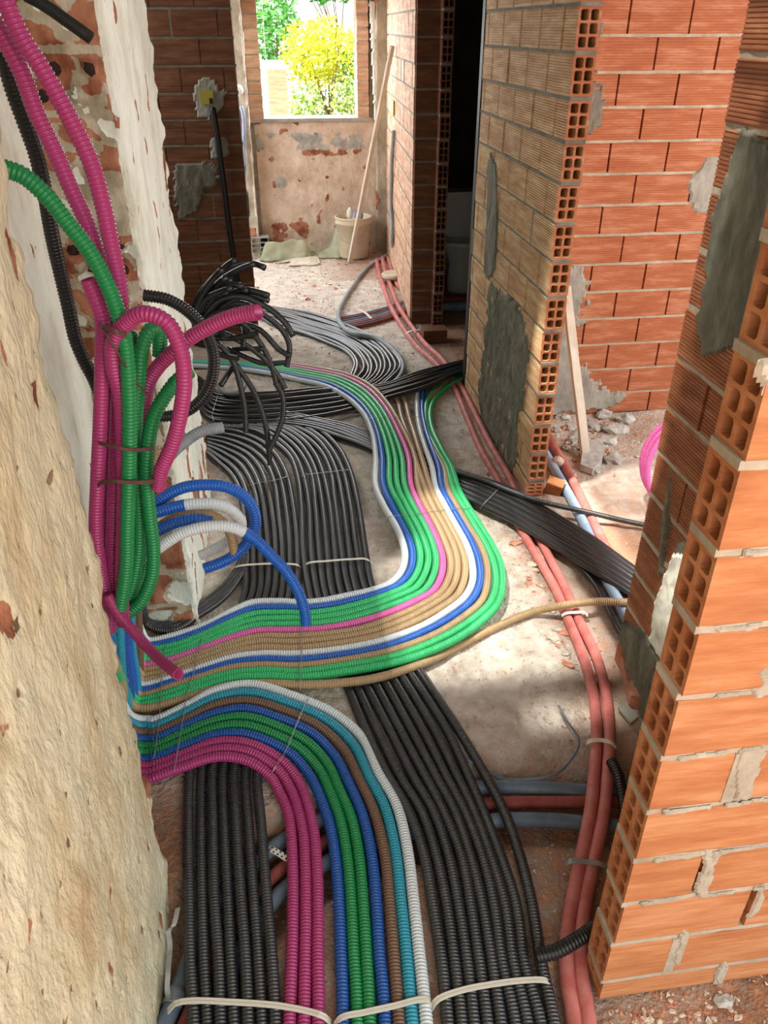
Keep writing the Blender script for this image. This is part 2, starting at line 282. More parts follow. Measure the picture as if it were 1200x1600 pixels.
def brick_wall(name, o, axis, L, T, side, z_top, brick=0.235, z_base=0.0, first=0.0, holes=False, mats=('brick_orange', 'hole_shade', 'mortar', 'dark_render'), seed=1, head=0.006, bed=0.011, filled=(), hole_start=False, jitter=0.002, off=0.5, g=0.002, ng=12, fill=0.12):
    """courses of hollow blocks from o along axis; side = +1/-1: which way the thickness goes"""
    rd = random.Random(seed); mb = MB()
    d = (1, 0) if axis == 'u' else (0, 1); nn = (0, side) if axis == 'u' else (side, 0)
    if isinstance(axis, tuple): d = axis
    if axis == 'u' and L < 0: d = (-1, 0); L = -L
    if axis == 'v' and L < 0: d = (0, -1); L = -L
    z = z_base; k = 0
    while z < z_top:
        h = min(ROW-bed, z_top-z)
        if k == 0 and first: h = first - bed
        s = 0.0
        q0 = rd.uniform(-jitter, jitter)
        if hole_start:
            oo = (o[0]+d[0]*rd.uniform(0, 0.006), o[1]+d[1]*rd.uniform(0, 0.006))
            holed_end(mb, (oo[0]+nn[0]*q0, oo[1]+nn[1]*q0), d, nn, T, z, h, 0, 1, 0.22, 0)
            s = oo[0]-o[0] if axis == 'u' else abs(oo[1]-o[1])
            nxt = brick*1.07 if k % 2 == 0 else brick*0.57
        else: nxt = brick*(1.0 if k % 2 == 0 else off)
        while s < L:
            e = min(nxt, L); ln = e - s - head
            if ln > 0.012:
                q = q0 + (0 if hole_start and s < 0.02 else rd.uniform(-jitter, jitter)*0.6)
                ss = s
                grooved(mb, (o[0]+d[0]*ss+nn[0]*q, o[1]+d[1]*ss+nn[1]*q), d, nn, ln + (s-ss), T, z, h, 0, g, ng, ends='far' if hole_start and s < 0.02 else True)
                if rd.random() < fill:      # the odd head joint is filled
                    a = (o[0]+d[0]*(e-head-0.002), o[1]+d[1]*(e-head-0.002)); b = (a[0]+d[0]*(head+0.006)+nn[0]*T, a[1]+d[1]*(head+0.006)+nn[1]*T)
                    mb.box(min(a[0], b[0])-0.001, max(a[0], b[0])+0.001, min(a[1], b[1])-0.001, max(a[1], b[1])+0.001, z, z+h, 2)
            s = e; nxt = e + brick*rd.uniform(0.97, 1.03)
        # bed joint, a wavy strip of mortar
        n = max(3, int(L/0.03)); V = []
        for i in range(n+1):
            x = L*i/n
            r0 = 0.0025 + 0.0035*noise.noise(Vector((x*18, k*3.1, seed))); r1 = 0.0025 + 0.0035*noise.noise(Vector((x*18, k*3.1, seed+9)))
            zz = z + h + 0.003*noise.noise(Vector((x*9, k*2.3, seed+4)))
            for q, zq in ((r0, zz-0.001), (T-r1, zz-0.001), (T-r1, zz+bed+0.001), (r0, zz+bed+0.001)):
                V.append(W(o[0]+d[0]*x+nn[0]*q, o[1]+d[1]*x+nn[1]*q, zq))
        Fc = []
        for i in range(n):
            for a, b in ((0, 1), (1, 2), (2, 3), (3, 0)): Fc.append((i*4+a, i*4+b, i*4+4+b, i*4+4+a))
        Fc += [(0, 1, 2, 3), (n*4+3, n*4+2, n*4+1, n*4)]
        mb.add(V, Fc, 2)
        z += h + bed; k += 1
    s0 = 0.13 if hole_start else 0.004
    cs = [(o[0]+d[0]*a+nn[0]*b, o[1]+d[1]*a+nn[1]*b) for a, b in ((s0, 0.02), (L-0.004, 0.02), (L-0.004, T-0.02), (s0, T-0.02))]
    mb.add([W(*c, z_base) for c in cs]+[W(*c, z_top) for c in cs], [(0, 1, 2, 3), (7, 6, 5, 4), (0, 1, 5, 4), (1, 2, 6, 5), (2, 3, 7, 6), (3, 0, 4, 7)], 3)  # wall core, coloured dark to show as shade in the open joints
    return setp(mb.build(name, list(mats)), kind='structure')

def inside(x, y, poly):
    c = False; n = len(poly)
    for i in range(n):
        x0, y0 = poly[i]; x1, y1 = poly[(i+1) % n]
        if (y0 > y) != (y1 > y) and x < (x1-x0)*(y-y0)/(y1-y0+1e-12)+x0: c = not c
    return c
def smear(name, poly, plane, pos, out, mat, parent=None, cell=0.009, thick=0.007, jag=0.014, seed=0, rough=0.004):
    """a smear of mortar standing proud of a wall. plane 'u' = wall at u=pos (poly in v,z); 'v' = wall at v=pos (poly in u,z)."""
    xs = [p[0] for p in poly]; zs = [p[1] for p in poly]
    nx = int((max(xs)-min(xs))/cell)+3; nz = int((max(zs)-min(zs))/cell)+3; x0 = min(xs)-cell; z0 = min(zs)-cell
    idx = {}; V = []; Fc = []; cells = set()
    for i in range(nx):
        for k in range(nz):
            x = x0+i*cell; z = z0+k*cell
            jx = jag*noise.noise(Vector((x*30, z*30, seed))); jz = jag*noise.noise(Vector((x*30, z*90, seed+7)))
            if inside(x+jx*1.6, z+jz*0.7, poly): cells.add((i, k))
    if not cells: return None
    def vid(i, k):
        if (i, k) not in idx:
            edge = any((i-a, k-b) not in cells for a in (0, 1) for b in (0, 1))
            x = x0+(i-0.5)*cell; z = z0+(k-0.5)*cell
            hgt = -0.002 if edge else thick + rough*noise.fractal(Vector((x*22, z*14, seed)), 1, 2, 4)
            if edge: x += cell*0.35*noise.noise(Vector((x*200, z*200, 1))); z += cell*0.35*noise.noise(Vector((x*200, z*200, 5)))
            p = W(pos+out*hgt, x, z) if plane == 'u' else W(x, pos+out*hgt, z)
            idx[(i, k)] = len(V); V.append(p)
        return idx[(i, k)]
    for (i, k) in cells: Fc.append((vid(i, k), vid(i+1, k), vid(i+1, k+1), vid(i, k+1)))
    return mesh_obj(name, V, Fc, mat, parent, False)
def onr3(px, py, off=0.0):                 # on the skewed far right wall, off metres in front of it
    r = ray(px, py); t = (0.922 - 5.44*0.0579 - off)/(r[0] - 0.0579*r[1]); return r[0]*t, r[1]*t, H + r[2]*t
def pv(pix, v): return [(onv(x, y, v)[0], onv(x, y, v)[2]) for x, y in pix]
def pu(pix, u): return [(onu(x, y, u)[1], onu(x, y, u)[2]) for x, y in pix]

# ---------------------------------------------------------------- floor
def trench(u, v):
    return 0.0
def pathdist(P, x, y):
    best = 9
    for (x0, y0), (x1, y1) in zip(P[:-1], P[1:]):
        dx, dy = x1-x0, y1-y0; t = max(0, min(1, ((x-x0)*dx+(y-y0)*dy)/(dx*dx+dy*dy+1e-9)))
        best = min(best, math.hypot(x-x0-t*dx, y-y0-t*dy))
    return best
TR = [fl(x, y, 0) for x, y in ((180, 1720), (260, 1600), (345, 1425), (432, 1345), (565, 1290), (700, 1255), (790, 1245), (860, 1245), (1000, 1245), (1150, 1240))]
TK = [fl(x, y, 0) for x, y in ((810, 790), (860, 870), (900, 960), (935, 1060), (943, 1140), (940, 1200), (935, 1265), (905, 1390), (899, 1500), (907, 1620))]
def ground(u, v):
    z = 0.006*noise.fractal(Vector((u*4, v*4, 0)), 1, 2, 5) + 0.007*noise.noise(Vector((u*21, v*21, 3)))
    a = pathdist(TR, u, v) if v < 2.2 else 9
    z -= 0.062*max(0, min(1, (0.16-a)/0.07))
    b = pathdist(TK, u, v) if 0 < v < 3.2 and u > 0.4 else 9
    z -= 0.012*max(0, min(1, (0.09-b)/0.05))
    return z - 0.006
U0, U1, V0, V1, CS = -1.9, 3.1, -0.4, 7.7, 0.022
nu, nv = int((U1-U0)/CS)+1, int((V1-V0)/CS)+1
V, dirt = [], []
for j in range(nv):
    for i in range(nu):
        u, v = U0+i*CS, V0+j*CS; V.append(W(u, v, ground(u, v)))
        n = 0.5+0.5*noise.fractal(Vector((u*1.7, v*1.7, 9)), 1, 2, 4)
        d = 0.14*n
        d += 0.75*max(0, min(1, (1.60-v)/0.25))                                      # bare earth in front
        d += 0.5*max(0, min(1, (u-0.80)/0.15))*(1 if v < 2.7 else 0.15)
        if u > 1.1 and v > 2.1: d += 0.30 + 0.25*noise.noise(Vector((u*3, v*3, 2)))
        if v > 6.6: d += 0.55*max(0, min(1, (u-0.35)/0.3))
        if v > 4.4 and u > 1.0: d += 0.7
        if u < -0.36: d += 0.3
        dirt.append(max(0, min(1, d)))
Fc = [(j*nu+i, j*nu+i+1, (j+1)*nu+i+1, (j+1)*nu+i) for j in range(nv-1) for i in range(nu-1)]
m = noisy('floor_dust', [(0.28, (0.38, 0.33, 0.27)), (0.43, (0.60, 0.54, 0.46)), (0.58, (0.73, 0.67, 0.59)), (0.75, (0.82, 0.77, 0.70))], 11, 0.95, 1.0, 75, 14, dist=0.012)
nt = m.node_tree; N_ = nt.nodes; L_ = nt.links; bs = N_['Principled BSDF']
at_ = N_.new('ShaderNodeAttribute'); at_.attribute_name = 'dirt'
tc = N_.new('ShaderNodeTexCoord'); nn_ = N_.new('ShaderNodeTexNoise'); nn_.inputs['Scale'].default_value = 26; nn_.inputs['Detail'].default_value = 8
L_.new(tc.outputs['Object'], nn_.inputs['Vector'])
rp = N_.new('ShaderNodeValToRGB'); e = rp.color_ramp.elements; e[0].position = 0.35; e[0].color = (0.20, 0.085, 0.04, 1); e[1].position = 0.65; e[1].color = (0.46, 0.25, 0.15, 1)
L_.new(nn_.outputs['Fac'], rp.inputs[0])
ad = N_.new('ShaderNodeMath'); ad.operation = 'ADD'; L_.new(at_.outputs['Fac'], ad.inputs[0])
sb = N_.new('ShaderNodeMath'); sb.operation = 'MULTIPLY_ADD'; sb.inputs[1].default_value = 1.3; sb.inputs[2].default_value = -0.65; L_.new(nn_.outputs['Fac'], sb.inputs[0]); L_.new(sb.outputs[0], ad.inputs[1]); ad.use_clamp = True
mx = N_.new('ShaderNodeMix'); mx.data_type = 'RGBA'
old = bs.inputs['Base Color'].links[0].from_socket
L_.new(ad.outputs[0], mx.inputs[0]); L_.new(old, mx.inputs[6]); L_.new(rp.outputs[0], mx.inputs[7]); L_.new(mx.outputs[2], bs.inputs['Base Color'])
M['floor'] = m
fo = mesh_obj('floor', V, Fc, 'floor', None, True); setp(fo, kind='structure')
a_ = fo.data.attributes.new('dirt', 'FLOAT', 'POINT'); a_.data.foreach_set('value', np.array(dirt, dtype=np.float32))
mb = MB(); mb.box(-6, 8, -4, 7.6, -0.30, -0.12, 0); setp(mb.build('floor_subsoil', ['brick_old']), kind='structure')

# ---------------------------------------------------------------- rough rendered walls on the left
def rough_sheet(name, pts, z0, z1, cell, mats, chip, amp, seed, edge_amp=0.012, extra=None, parent=None):
    """vertical sheet following the plan polyline pts (u,v), displaced along its normal; chip(s,z,u,v) -> (material, inward depth)"""
    P = np.array(pts, float); d = np.r_[0, np.cumsum(np.linalg.norm(np.diff(P, axis=0), axis=1))]
    n = int(d[-1]/cell); m_ = int((z1-z0)/cell); V = []; mi = []
    info = []
    for k in range(m_+1):
        z = z0 + (z1-z0)*k/m_
        for i in range(n+1):
            s = d[-1]*i/n; u = np.interp(s, d, P[:, 0]); v = np.interp(s, d, P[:, 1])
            s2 = min(s+0.02, d[-1]); s1 = max(s-0.02, 0)
            tu = np.interp(s2, d, P[:, 0])-np.interp(s1, d, P[:, 0]); tv = np.interp(s2, d, P[:, 1])-np.interp(s1, d, P[:, 1]); l = math.hypot(tu, tv)
            nu_, nv_ = tv/l, -tu/l
            f = amp*noise.fractal(Vector((u*9+v*2, v*9, z*5+seed)), 1, 2, 6) + amp*0.5*noise.noise(Vector((u*40+seed, v*40, z*26)))
            w1, w2_, w3, dep = chip(s, z, u, v); f -= dep
            if edge_amp:
                for dd in d[1:-1]:
                    g = math.exp(-((s-dd)/0.022)**2)
                    f += g*edge_amp*(noise.fractal(Vector((seed, dd, z*13)), 1, 2, 5)-0.25)
            V.append(W(u+nu_*f, v+nv_*f, z)); info.append((w1, w2_, w3))
    Fc = []
    for k in range(m_):
        for i in range(n):
            a = k*(n+1)+i; Fc.append((a, a+1, a+n+2, a+n+1))
    o = mesh_obj(name, V, Fc, mats, parent, True); inf = np.array(info, dtype=np.float32)
    for k in range(3):
        a_ = o.data.attributes.new('m%d' % (k+1), 'FLOAT', 'POINT'); a_.data.foreach_set('value', np.ascontiguousarray(inf[:, k]))
    return o
def sm(x, a, b): return max(0.0, min(1.0, (x-a)/(b-a)))
def chip_cream(s, z, u, v):
    q = noise.fractal(Vector((v*5.0+3, z*3.2, 2.0)), 1, 2, 5); q2 = noise.noise(Vector((v*22, z*9, 5))); q3 = noise.noise(Vector((v*55, z*26, 15)))
    w = max(sm(q, 0.74, 0.84)*sm(noise.noise(Vector((v*14, z*8, 44))), 0.0, 0.2), sm(q2, 0.46, 0.60)*sm(q, -0.15, 0.1))
    if v > 1.20: w = max(w, sm(0.5-z, 0, 0.08)*sm(noise.noise(Vector((z*9, 1, 1))), -0.3, 0.1)*sm(v, 1.20, 1.24))
    p = sm(q3, 0.40, 0.62)
    return w, 0.9*p*(1-w), 0, 0.006*w + 0.007*p
p1 = rough_sheet('wall_left_near', [(-0.56, 1.255), (-0.3635, 1.249), (-0.368, -0.6)][::-1][::1], -0.06, 2.5, 0.0105, ['sheet_cream'], chip_cream, 0.008, 1.0, 0.016)
setp(p1, kind='structure')
mb = MB(); mb.box(-0.60, -0.40, -0.6, 1.22, -0.06, 2.5); mb.build('wall_core', ['brick_old'], p1)
VP2 = 2.24
def p2chip(s, z, u, v):
    # the front face is exposed blockwork with scraps of render, the corridor face is rendered
    if u < -0.372 and v < VP2+0.03:
        r = z/ROW + 0.35; fr = r % 1.0; k = int(r)
        q = noise.fractal(Vector((u*11, z*13, 8)), 1, 2, 6); w3 = 0.0
        if k in (4, 8, 9, 12) and fr > 0.2:
            for hu in (-0.405, -0.445, -0.485, -0.525):
                for hf in (0.38, 0.78):
                    w3 = max(w3, sm(0.0185-math.hypot(u-hu, (fr-hf)*ROW), 0, 0.006)*sm(0.3-noise.noise(Vector((hu*90, k*3, hf*7))), 0, 0.1))
        joint = sm(0.10-abs(fr-0.06), 0, 0.05); mort = max(joint, sm(q, -0.12, 0.12) if k not in (6, 10) else 1.0)
        base = sm(q, 0.26, 0.40)
        brick = 1.0
        return brick*(1-base), mort*(1-base), w3*(1-0.6*mort), 0.010*(1-base) - 0.004*mort + 0.035*w3
    q = noise.fractal(Vector((v*6+13, z*2.6, 4.0)), 1, 2, 5); q2 = noise.noise(Vector((v*34, z*9, 15))); q3 = noise.noise(Vector((v*60, z*14, 35)))
    w = max(sm(q, 0.62, 0.74), sm(q2, 0.42, 0.56)*sm(q, -0.15, 0.15)) if u > -0.38 else 0.0
    if z < 0.45: w = max(w, sm(q, 0.15, 0.3)*sm(0.45-z, 0, 0.1))
    p = sm(q3, 0.45, 0.7)
    return w, 0.55*p, 0, 0.006*w + 0.004*p
p2 = rough_sheet('wall_left_middle', [(-0.60, 3.11), (-0.36, 3.10), (-0.36, VP2), (-0.60, VP2)], -0.06, 2.5, 0.0085, ['sheet_pale'], p2chip, 0.007, 5.0, 0.014)
setp(p2, kind='structure')
mb = MB(); mb.box(-0.60, -0.40, VP2+0.05, 3.07, -0.06, 2.5); mb.build('wall_core', ['brick_old'], p2)
nb = rough_sheet('wall_left_niche', [(-0.56, 2.36), (-0.56, 1.1)], -0.06, 2.5, 0.012, ['sheet_pale'],
                 lambda s, z, u, v: (lambda w: (w, 0.0, 0, 0.008*w))(sm(noise.fractal(Vector((v*8, z*7, 21)), 1, 2, 5), 0.5-0.5*max(0, 0.8-z), 0.62-0.5*max(0, 0.8-z))), 0.006, 8.0, 0)
setp(nb, kind='structure')

# ---------------------------------------------------------------- right-hand block walls
w2 = brick_wall('wall_right_middle', (1.045, 2.95), 'v', 1.27, 0.080, 1, 2.5, 0.265, 0.0, first=0.077, hole_start=True, mats=('brick_tan', 'hole_shade', 'mortar_dark', 'hole_shade'), seed=3, jitter=0.003, g=0.0036, ng=13, head=0.015)
M['brick_end'] = M['brick_orange']
# its end blocks are a redder clay than the dusty long face
w2.data.materials.append(M['brick_red'])
cl = w2.data
for p in cl.polygons:
    if p.material_index == 0:
        c = p.center; v = -c[0]*sa + c[1]*ca
        u = c[0]*ca + c[1]*sa
        if v < 2.95+0.099 and (u > 1.0495 or abs(p.normal.x*(-sa)+p.normal.y*ca) > 0.7): p.material_index = 4
red = brick_wall('wall_right_room_back', (1.13, 3.77), 'u', 2.1, 0.09, 1, 2.5, 0.285, 0.0, first=0.12, mats=('brick_red', 'hole_shade', 'mortar', 'hole_shade'), seed=11, head=0.009, g=0.0022, ng=11, fill=0.0)
r1 = brick_wall('wall_right_near', (0.578, 0.83), 'u', 2.4, 0.083, 1, 2.5, 0.265, 0.0, first=0.079, hole_start=True, mats=('brick_orange', 'hole_shade', 'mortar', 'hole_shade'), seed=23, head=0.014, bed=0.013, g=0.0006, ng=4, fill=0.9)
r2 = brick_wall('wall_right_return', (1.03, 1.86), 'v', -0.945, 0.085, 1, 2.5, 0.30, 0.0, first=0.10, mats=('brick_brown2', 'hole_shade', 'mortar', 'hole_shade'), seed=31, head=0.012, bed=0.013, g=0.003, ng=12, off=0.62)
# corridor wall farther on, its return and the wall end beside it
r3 = brick_wall('wall_right_far', (0.922, 5.44), (0.0578, 0.9983), 2.165, 0.085, 1, 2.6, 0.25, 0.0, first=0.1, mats=('brick_pink', 'hole_shade', 'mortar_dark', 'hole_shade'), seed=41, head=0.012)
r4 = brick_wall('wall_right_jamb', (0.932, 5.42), 'u', 0.145, 0.10, 1, 2.6, 0.40, 0.0, first=0.1, mats=('brick_brown', 'hole_shade', 'mortar_dark', 'dark_render'), seed=43, g=0.0008, ng=4)
r5 = brick_wall('wall_right_stub', (1.068, 5.33), 'v', 0.5, 0.070, 1, 2.6, 0.235, 0.0, first=0.1, hole_start=True, mats=('brick_brown', 'hole_shade', 'mortar_dark', 'dark_render'), seed=47)
dk = brick_wall('wall_left_far', (-1.6, 5.25), 'u', 1.455, 0.11, 1, 2.6, 0.25, 0.0, first=0.1, mats=('brick_brown', 'hole_shade', 'mortar_dark', 'mortar_dark'), seed=53, g=0.0008, ng=4)
# dark room behind the corridor wall
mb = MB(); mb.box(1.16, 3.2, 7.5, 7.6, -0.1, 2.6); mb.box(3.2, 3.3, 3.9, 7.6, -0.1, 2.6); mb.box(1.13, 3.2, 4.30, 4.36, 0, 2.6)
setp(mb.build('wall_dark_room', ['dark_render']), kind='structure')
mb = MB(); mb.box(1.045, 1.075, 4.225, 4.275, 0, 2.5); mb.box(1.085, 1.12, 4.225, 4.30, 0, 2.5); setp(mb.build('door_frame_post', ['dark_metal']), kind='structure')
# the side room on the left between the two piers
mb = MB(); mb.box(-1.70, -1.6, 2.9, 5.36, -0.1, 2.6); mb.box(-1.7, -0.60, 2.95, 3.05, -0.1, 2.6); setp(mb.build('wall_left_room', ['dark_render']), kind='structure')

# far wall with the window opening
WU0, WU1, WZ0, WZ1 = -0.012, 0.795, 1.130, 2.3
def chip_far(s, z, u, v):
    q = noise.fractal(Vector((u*5, z*5, 31)), 1, 2, 5); q2 = noise.noise(Vector((u*13, z*13, 3)))
    w = max(sm(q, 0.55, 0.68), sm(q2, 0.48, 0.56), sm(q, -0.1, 0.05)*sm(0.30-z, 0, 0.05)*sm(0.35-u, 0, 0.05), sm(q, -0.1, 0.1)*sm(0.045-abs(z-0.86), 0, 0.03)*sm(0.25-abs(u-0.5), 0, 0.1))
    g = max(sm(0.06-math.hypot((u-0.10), z-0.62), 0, 0.012), sm(q, -0.2, 0.1)*sm(0.10-abs(z-0.95), 0, 0.05)*0.8)
    return w, g, 0, 0.006*w
fw = rough_sheet('wall_far', [(-0.10, 7.6), (1.07, 7.6)][::-1], -0.06, WZ0, 0.012, ['sheet_pink'], chip_far, 0.006, 12.0, 0)
setp(fw, kind='structure')
mb = MB()
mb.box(-1.6, WU0-0.13, 7.62, 7.80, -0.1, 2.6, 0); mb.box(WU1+0.11, 1.3, 7.62, 7.80, WZ0-0.05, 2.6, 0); mb.box(WU0-0.2, WU1+0.2, 7.615, 7.80, -0.1, WZ0-0.01, 0)
mb.box(WU0-0.2, WU1+0.2, 7.62, 7.80, WZ1, 2.6, 0)
setp(mb.build('wall_far_core', ['plaster_grey']), kind='structure')
mb = MB(); z = WZ0
while z < WZ1:                           # brick jambs each side of the opening
    for a, b in ((WU0-0.125, WU0), (WU1, WU1+0.10)): mb.box(a, b, 7.59, 7.80, z+0.004, z+0.088, 0, 0.002)
    z += 0.096
for a, b in ((WU0-0.120, WU0-0.004), (WU1+0.004, WU1+0.096)): mb.box(a, b, 7.595, 7.79, WZ0, WZ1, 1)
jb = setp(mb.build('trim_1', ['brick_pink', 'mortar']), kind='structure')
mb = MB(); mb.box(WU0-0.14, WU1+0.12, 7.575, 7.84, WZ0-0.025, WZ0+0.002, 0, 0.002); setp(mb.build('window_1', ['cement']), kind='structure')
p3 = rough_sheet('wall_left_window_pier', [(-0.135, 7.58), (-0.135, 7.47), (-1.2, 7.47)], -0.06, 2.6, 0.012, ['sheet_grey'],
                 lambda s, z, u, v: (lambda w, e: (w*(1-e), e, 0, 0.006*w*(1-e)))(max(sm(noise.fractal(Vector((u*5, z*4, 77)), 1, 2, 4), 0.5, 0.6), sm(0.045-abs(z-0.225), 0, 0.01)), sm(u+0.152+0.012*noise.noise(Vector((1, 1, z*8))), 0, 0.008)), 0.006, 14.0, 0.01)
setp(p3, kind='structure')
mb = MB(); mb.box(-1.6, -0.16, 7.50, 7.62, -0.1, 2.6); mb.build('wall_core', ['plaster_grey'], p3)
smear('plaster_strip', pv([(577, 0), (588, 0), (590, 90), (592, 180), (586, 200), (582, 120)], 7.56), 'v', 7.585, -1, 'white_plaster', fw, 0.01, 0.02, 0.01, 3)
p4 = rough_sheet('wall_far_pier', [(1.07, 7.56), (1.055, 7.54), (0.955, 7.54), (0.955, 7.60)], -0.06, 2.6, 0.012, ['sheet_grey'], lambda s, z, u, v: (lambda w: (w, 0, 0, 0.004*w))(sm(noise.fractal(Vector((u*6, z*5, 7)), 1, 2, 4), 0.4, 0.5)), 0.004, 15.0, 0.004)
setp(p4, kind='structure')

# unseen ceiling slab; its openings are made up to aim sun at chosen patches
def hole_for(u, v, z, zc=2.55): t = (zc-z)/-SUN[2]; return u - SUN[0]*t, v - SUN[1]*t
holes = []
def sunhole(u0, u1, v0, v1, z=0.0):
    a, b = hole_for(u0, v0, z); c, d_ = hole_for(u1, v1, z); holes.append((a, c, b, d_))
sunhole(0.25, 1.02, 1.82, 2.95); sunhole(0.62, 0.97, 1.60, 1.70); sunhole(1.16, 1.75, 1.95, 3.15)
t = (2.55-0.40)/-SUN[2]; holes.append((1.03-SUN[0]*t-0.085, 1.03-SUN[0]*t+0.075, 1.54-SUN[1]*t-0.01, 1.66-SUN[1]*t+0.02))
xs = sorted({-3.0, 3.4, *[h[0] for h in holes], *[h[1] for h in holes]}); ys = sorted({-1.2, 7.8, *[h[2] for h in holes], *[h[3] for h in holes]})
mb = MB()
for a, b in zip(xs[:-1], xs[1:]):
    for c, d_ in zip(ys[:-1], ys[1:]):
        mu, mv = (a+b)/2, (c+d_)/2
        if not any(h[0] < mu < h[1] and h[2] < mv < h[3] for h in holes): mb.box(a, b, c, d_, 2.55, 2.66)
        else:                                   # unseen slats added to weaken the sun in the openings
            x = math.ceil(a/0.05)*0.05
            while x < b: mb.box(x, min(x+0.0355, b), c, d_, 2.60, 2.612); x += 0.05
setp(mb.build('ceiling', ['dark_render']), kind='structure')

# ---------------------------------------------------------------- mortar on the block walls (parts of the walls)
smear('mortar_smear', pu([(768, 235), (777, 260), (779, 330), (776, 420), (764, 440), (757, 425), (763, 330), (762, 260)], 1.045), 'u', 1.045, -1, 'cement_green', w2, 0.009, 0.008, 0.008, 4)
smear('mortar_smear', pu([(766, 440), (785, 455), (808, 470), (820, 500), (826, 545), (822, 600), (812, 660), (806, 720), (797, 764), (783, 750), (767, 715), (752, 660), (748, 610), (757, 540), (762, 480)], 1.045), 'u', 1.045, -1, 'cement_green', w2, 0.009, 0.008, 0.035, 5, 0.012)
smear('mortar_patch', pv([(1100, 246), (1128, 246), (1136, 262), (1134, 300), (1128, 332), (1090, 335), (1078, 318), (1075, 290), (1082, 272), (1096, 262)], 3.77), 'v', 3.77, -1, 'cement', red, 0.009, 0.005, 0.012, 6)
smear('mortar_patch', pv([(915, 22), (944, 30), (940, 75), (924, 90), (938, 145), (948, 175), (938, 200), (915, 215), (900, 250)], 3.77), 'v', 3.77, -1, 'mortar_dark', red, 0.009, 0.006, 0.03, 8)
smear('mortar_patch', pv([(860, 412), (914, 416), (918, 440), (910, 505), (896, 522), (900, 560), (935, 600), (985, 620), (950, 640), (840, 650), (830, 520)], 3.77), 'v', 3.77, -1, 'cement', red, 0.010, 0.007, 0.035, 9)
smear('mortar_patch', pu([(1160, 198), (1230, 240), (1240, 400), (1190, 470), (1165, 540), (1152, 545), (1130, 552), (1098, 562), (1090, 500), (1105, 420), (1118, 330), (1140, 260)], 1.03), 'u', 1.03, -1, 'cement_green', r2, 0.008, 0.008, 0.012, 10)
smear('mortar_patch', pu([(1062, 846), (1092, 850), (1082, 900), (1040, 1030), (1022, 1010), (1020, 985), (1045, 880)], 1.03), 'u', 1.03, -1, 'cement_green', r2, 0.008, 0.006, 0.012, 12)
smear('plaster_patch', pu([(1056, 862), (1078, 872), (1086, 895), (1060, 990), (1046, 1045), (1018, 1000), (1030, 940), (1046, 890)], 1.03), 'u', 1.022, -1, 'white_plaster', r2, 0.007, 0.006, 0.007, 13)
smear('mortar_patch', pu([(1050, 720), (1052, 760), (1042, 840), (1034, 900), (1026, 900), (1035, 820), (1046, 740)], 1.03), 'u', 1.03, -1, 'mortar_dark', r2, 0.008, 0.006, 0.01, 17)
smear('mortar_patch', pu([(978, 968), (1003, 985), (1040, 1045), (1048, 1060), (1030, 1115), (1012, 1130), (990, 1060), (972, 1000)], 1.03), 'u', 1.03, -1, 'cement_green', r2, 0.008, 0.016, 0.010, 19, 0.006)
smear('mortar_smear', pv([(1182, 560), (1240, 550), (1240, 590), (1196, 605), (1180, 630)], 0.83), 'v', 0.83, -1, 'mortar', r1, 0.006, 0.006, 0.008, 18)
# smears and filled head joints on the near wall
for i, pp in enumerate(([(1100, 1328), (1116, 1326), (1104, 1400), (1086, 1402)], [(1158, 1173), (1196, 1163), (1190, 1200), (1168, 1250), (1146, 1248), (1150, 1215)], [(1118, 1330), (1130, 1332), (1112, 1380), (1096, 1396), (1090, 1390), (1105, 1360)],
                         [(1064, 1452), (1078, 1455), (1066, 1500), (1054, 1510), (1050, 1500), (1058, 1475)], [(1132, 1500), (1138, 1500), (1126, 1530), (1120, 1545), (1114, 1545), (1120, 1520)],
                         [(1188, 1382), (1200, 1380), (1190, 1410), (1174, 1438), (1168, 1434), (1180, 1405)], [(1186, 1045), (1210, 1040), (1210, 1085), (1180, 1090), (1172, 1078), (1184, 1070)])):
    smear('mortar_smear', pv(pp, 0.83), 'v', 0.829, -1, 'mortar', r1, 0.004, 0.0022, 0.006, 20+i, 0.002)
for k, y0 in enumerate((1262, 1400, 1328, 1182, 1087, 978, 858)):
    u0, _, z0 = onv(1100, y0, 0.83)
    zz = round((z0-0.079)/ROW)*ROW + 0.079
    for q in range(5):
        ua = 0.60+q*0.11+random.uniform(0, 0.04); lb = random.uniform(0.05, 0.12)
        smear('mortar_smear', [(ua, zz-0.015), (ua+lb, zz-0.013), (ua+lb, zz-0.004), (ua, zz-0.003)], 'v', 0.829, -1, 'mortar', r1, 0.003, 0.0012, 0.006, 50+k*7+q, 0.0008)
for pp, sd_ in (([(305, 125), (325, 118), (345, 130), (352, 150), (345, 172), (330, 190), (305, 180), (300, 160)], 60), ([(328, 216), (352, 214), (358, 240), (345, 250), (328, 246)], 61), ([(272, 255), (325, 252), (342, 262), (338, 290), (320, 295), (312, 330), (282, 345), (270, 320)], 62)):
    smear('mortar_patch', pv(pp, 5.25), 'v', 5.25, -1, 'cement' if sd_ < 62 else 'cement_green', dk, 0.012, 0.008, 0.02, sd_)
# pier-end block visible at the foot of the far left pier
mb = MB(); a0 = onv(393, 384, 7.44)[0]; holed_end(mb, (a0, 7.44), (0, 1), (1, 0), 0.16, 0.045, 0.14, 0, 1); b = mb.build('hollow_block', ['cement', 'hole_shade'])
setp(b, 'pale hollow block with open cells, built in beside the folded tarp', 'block')

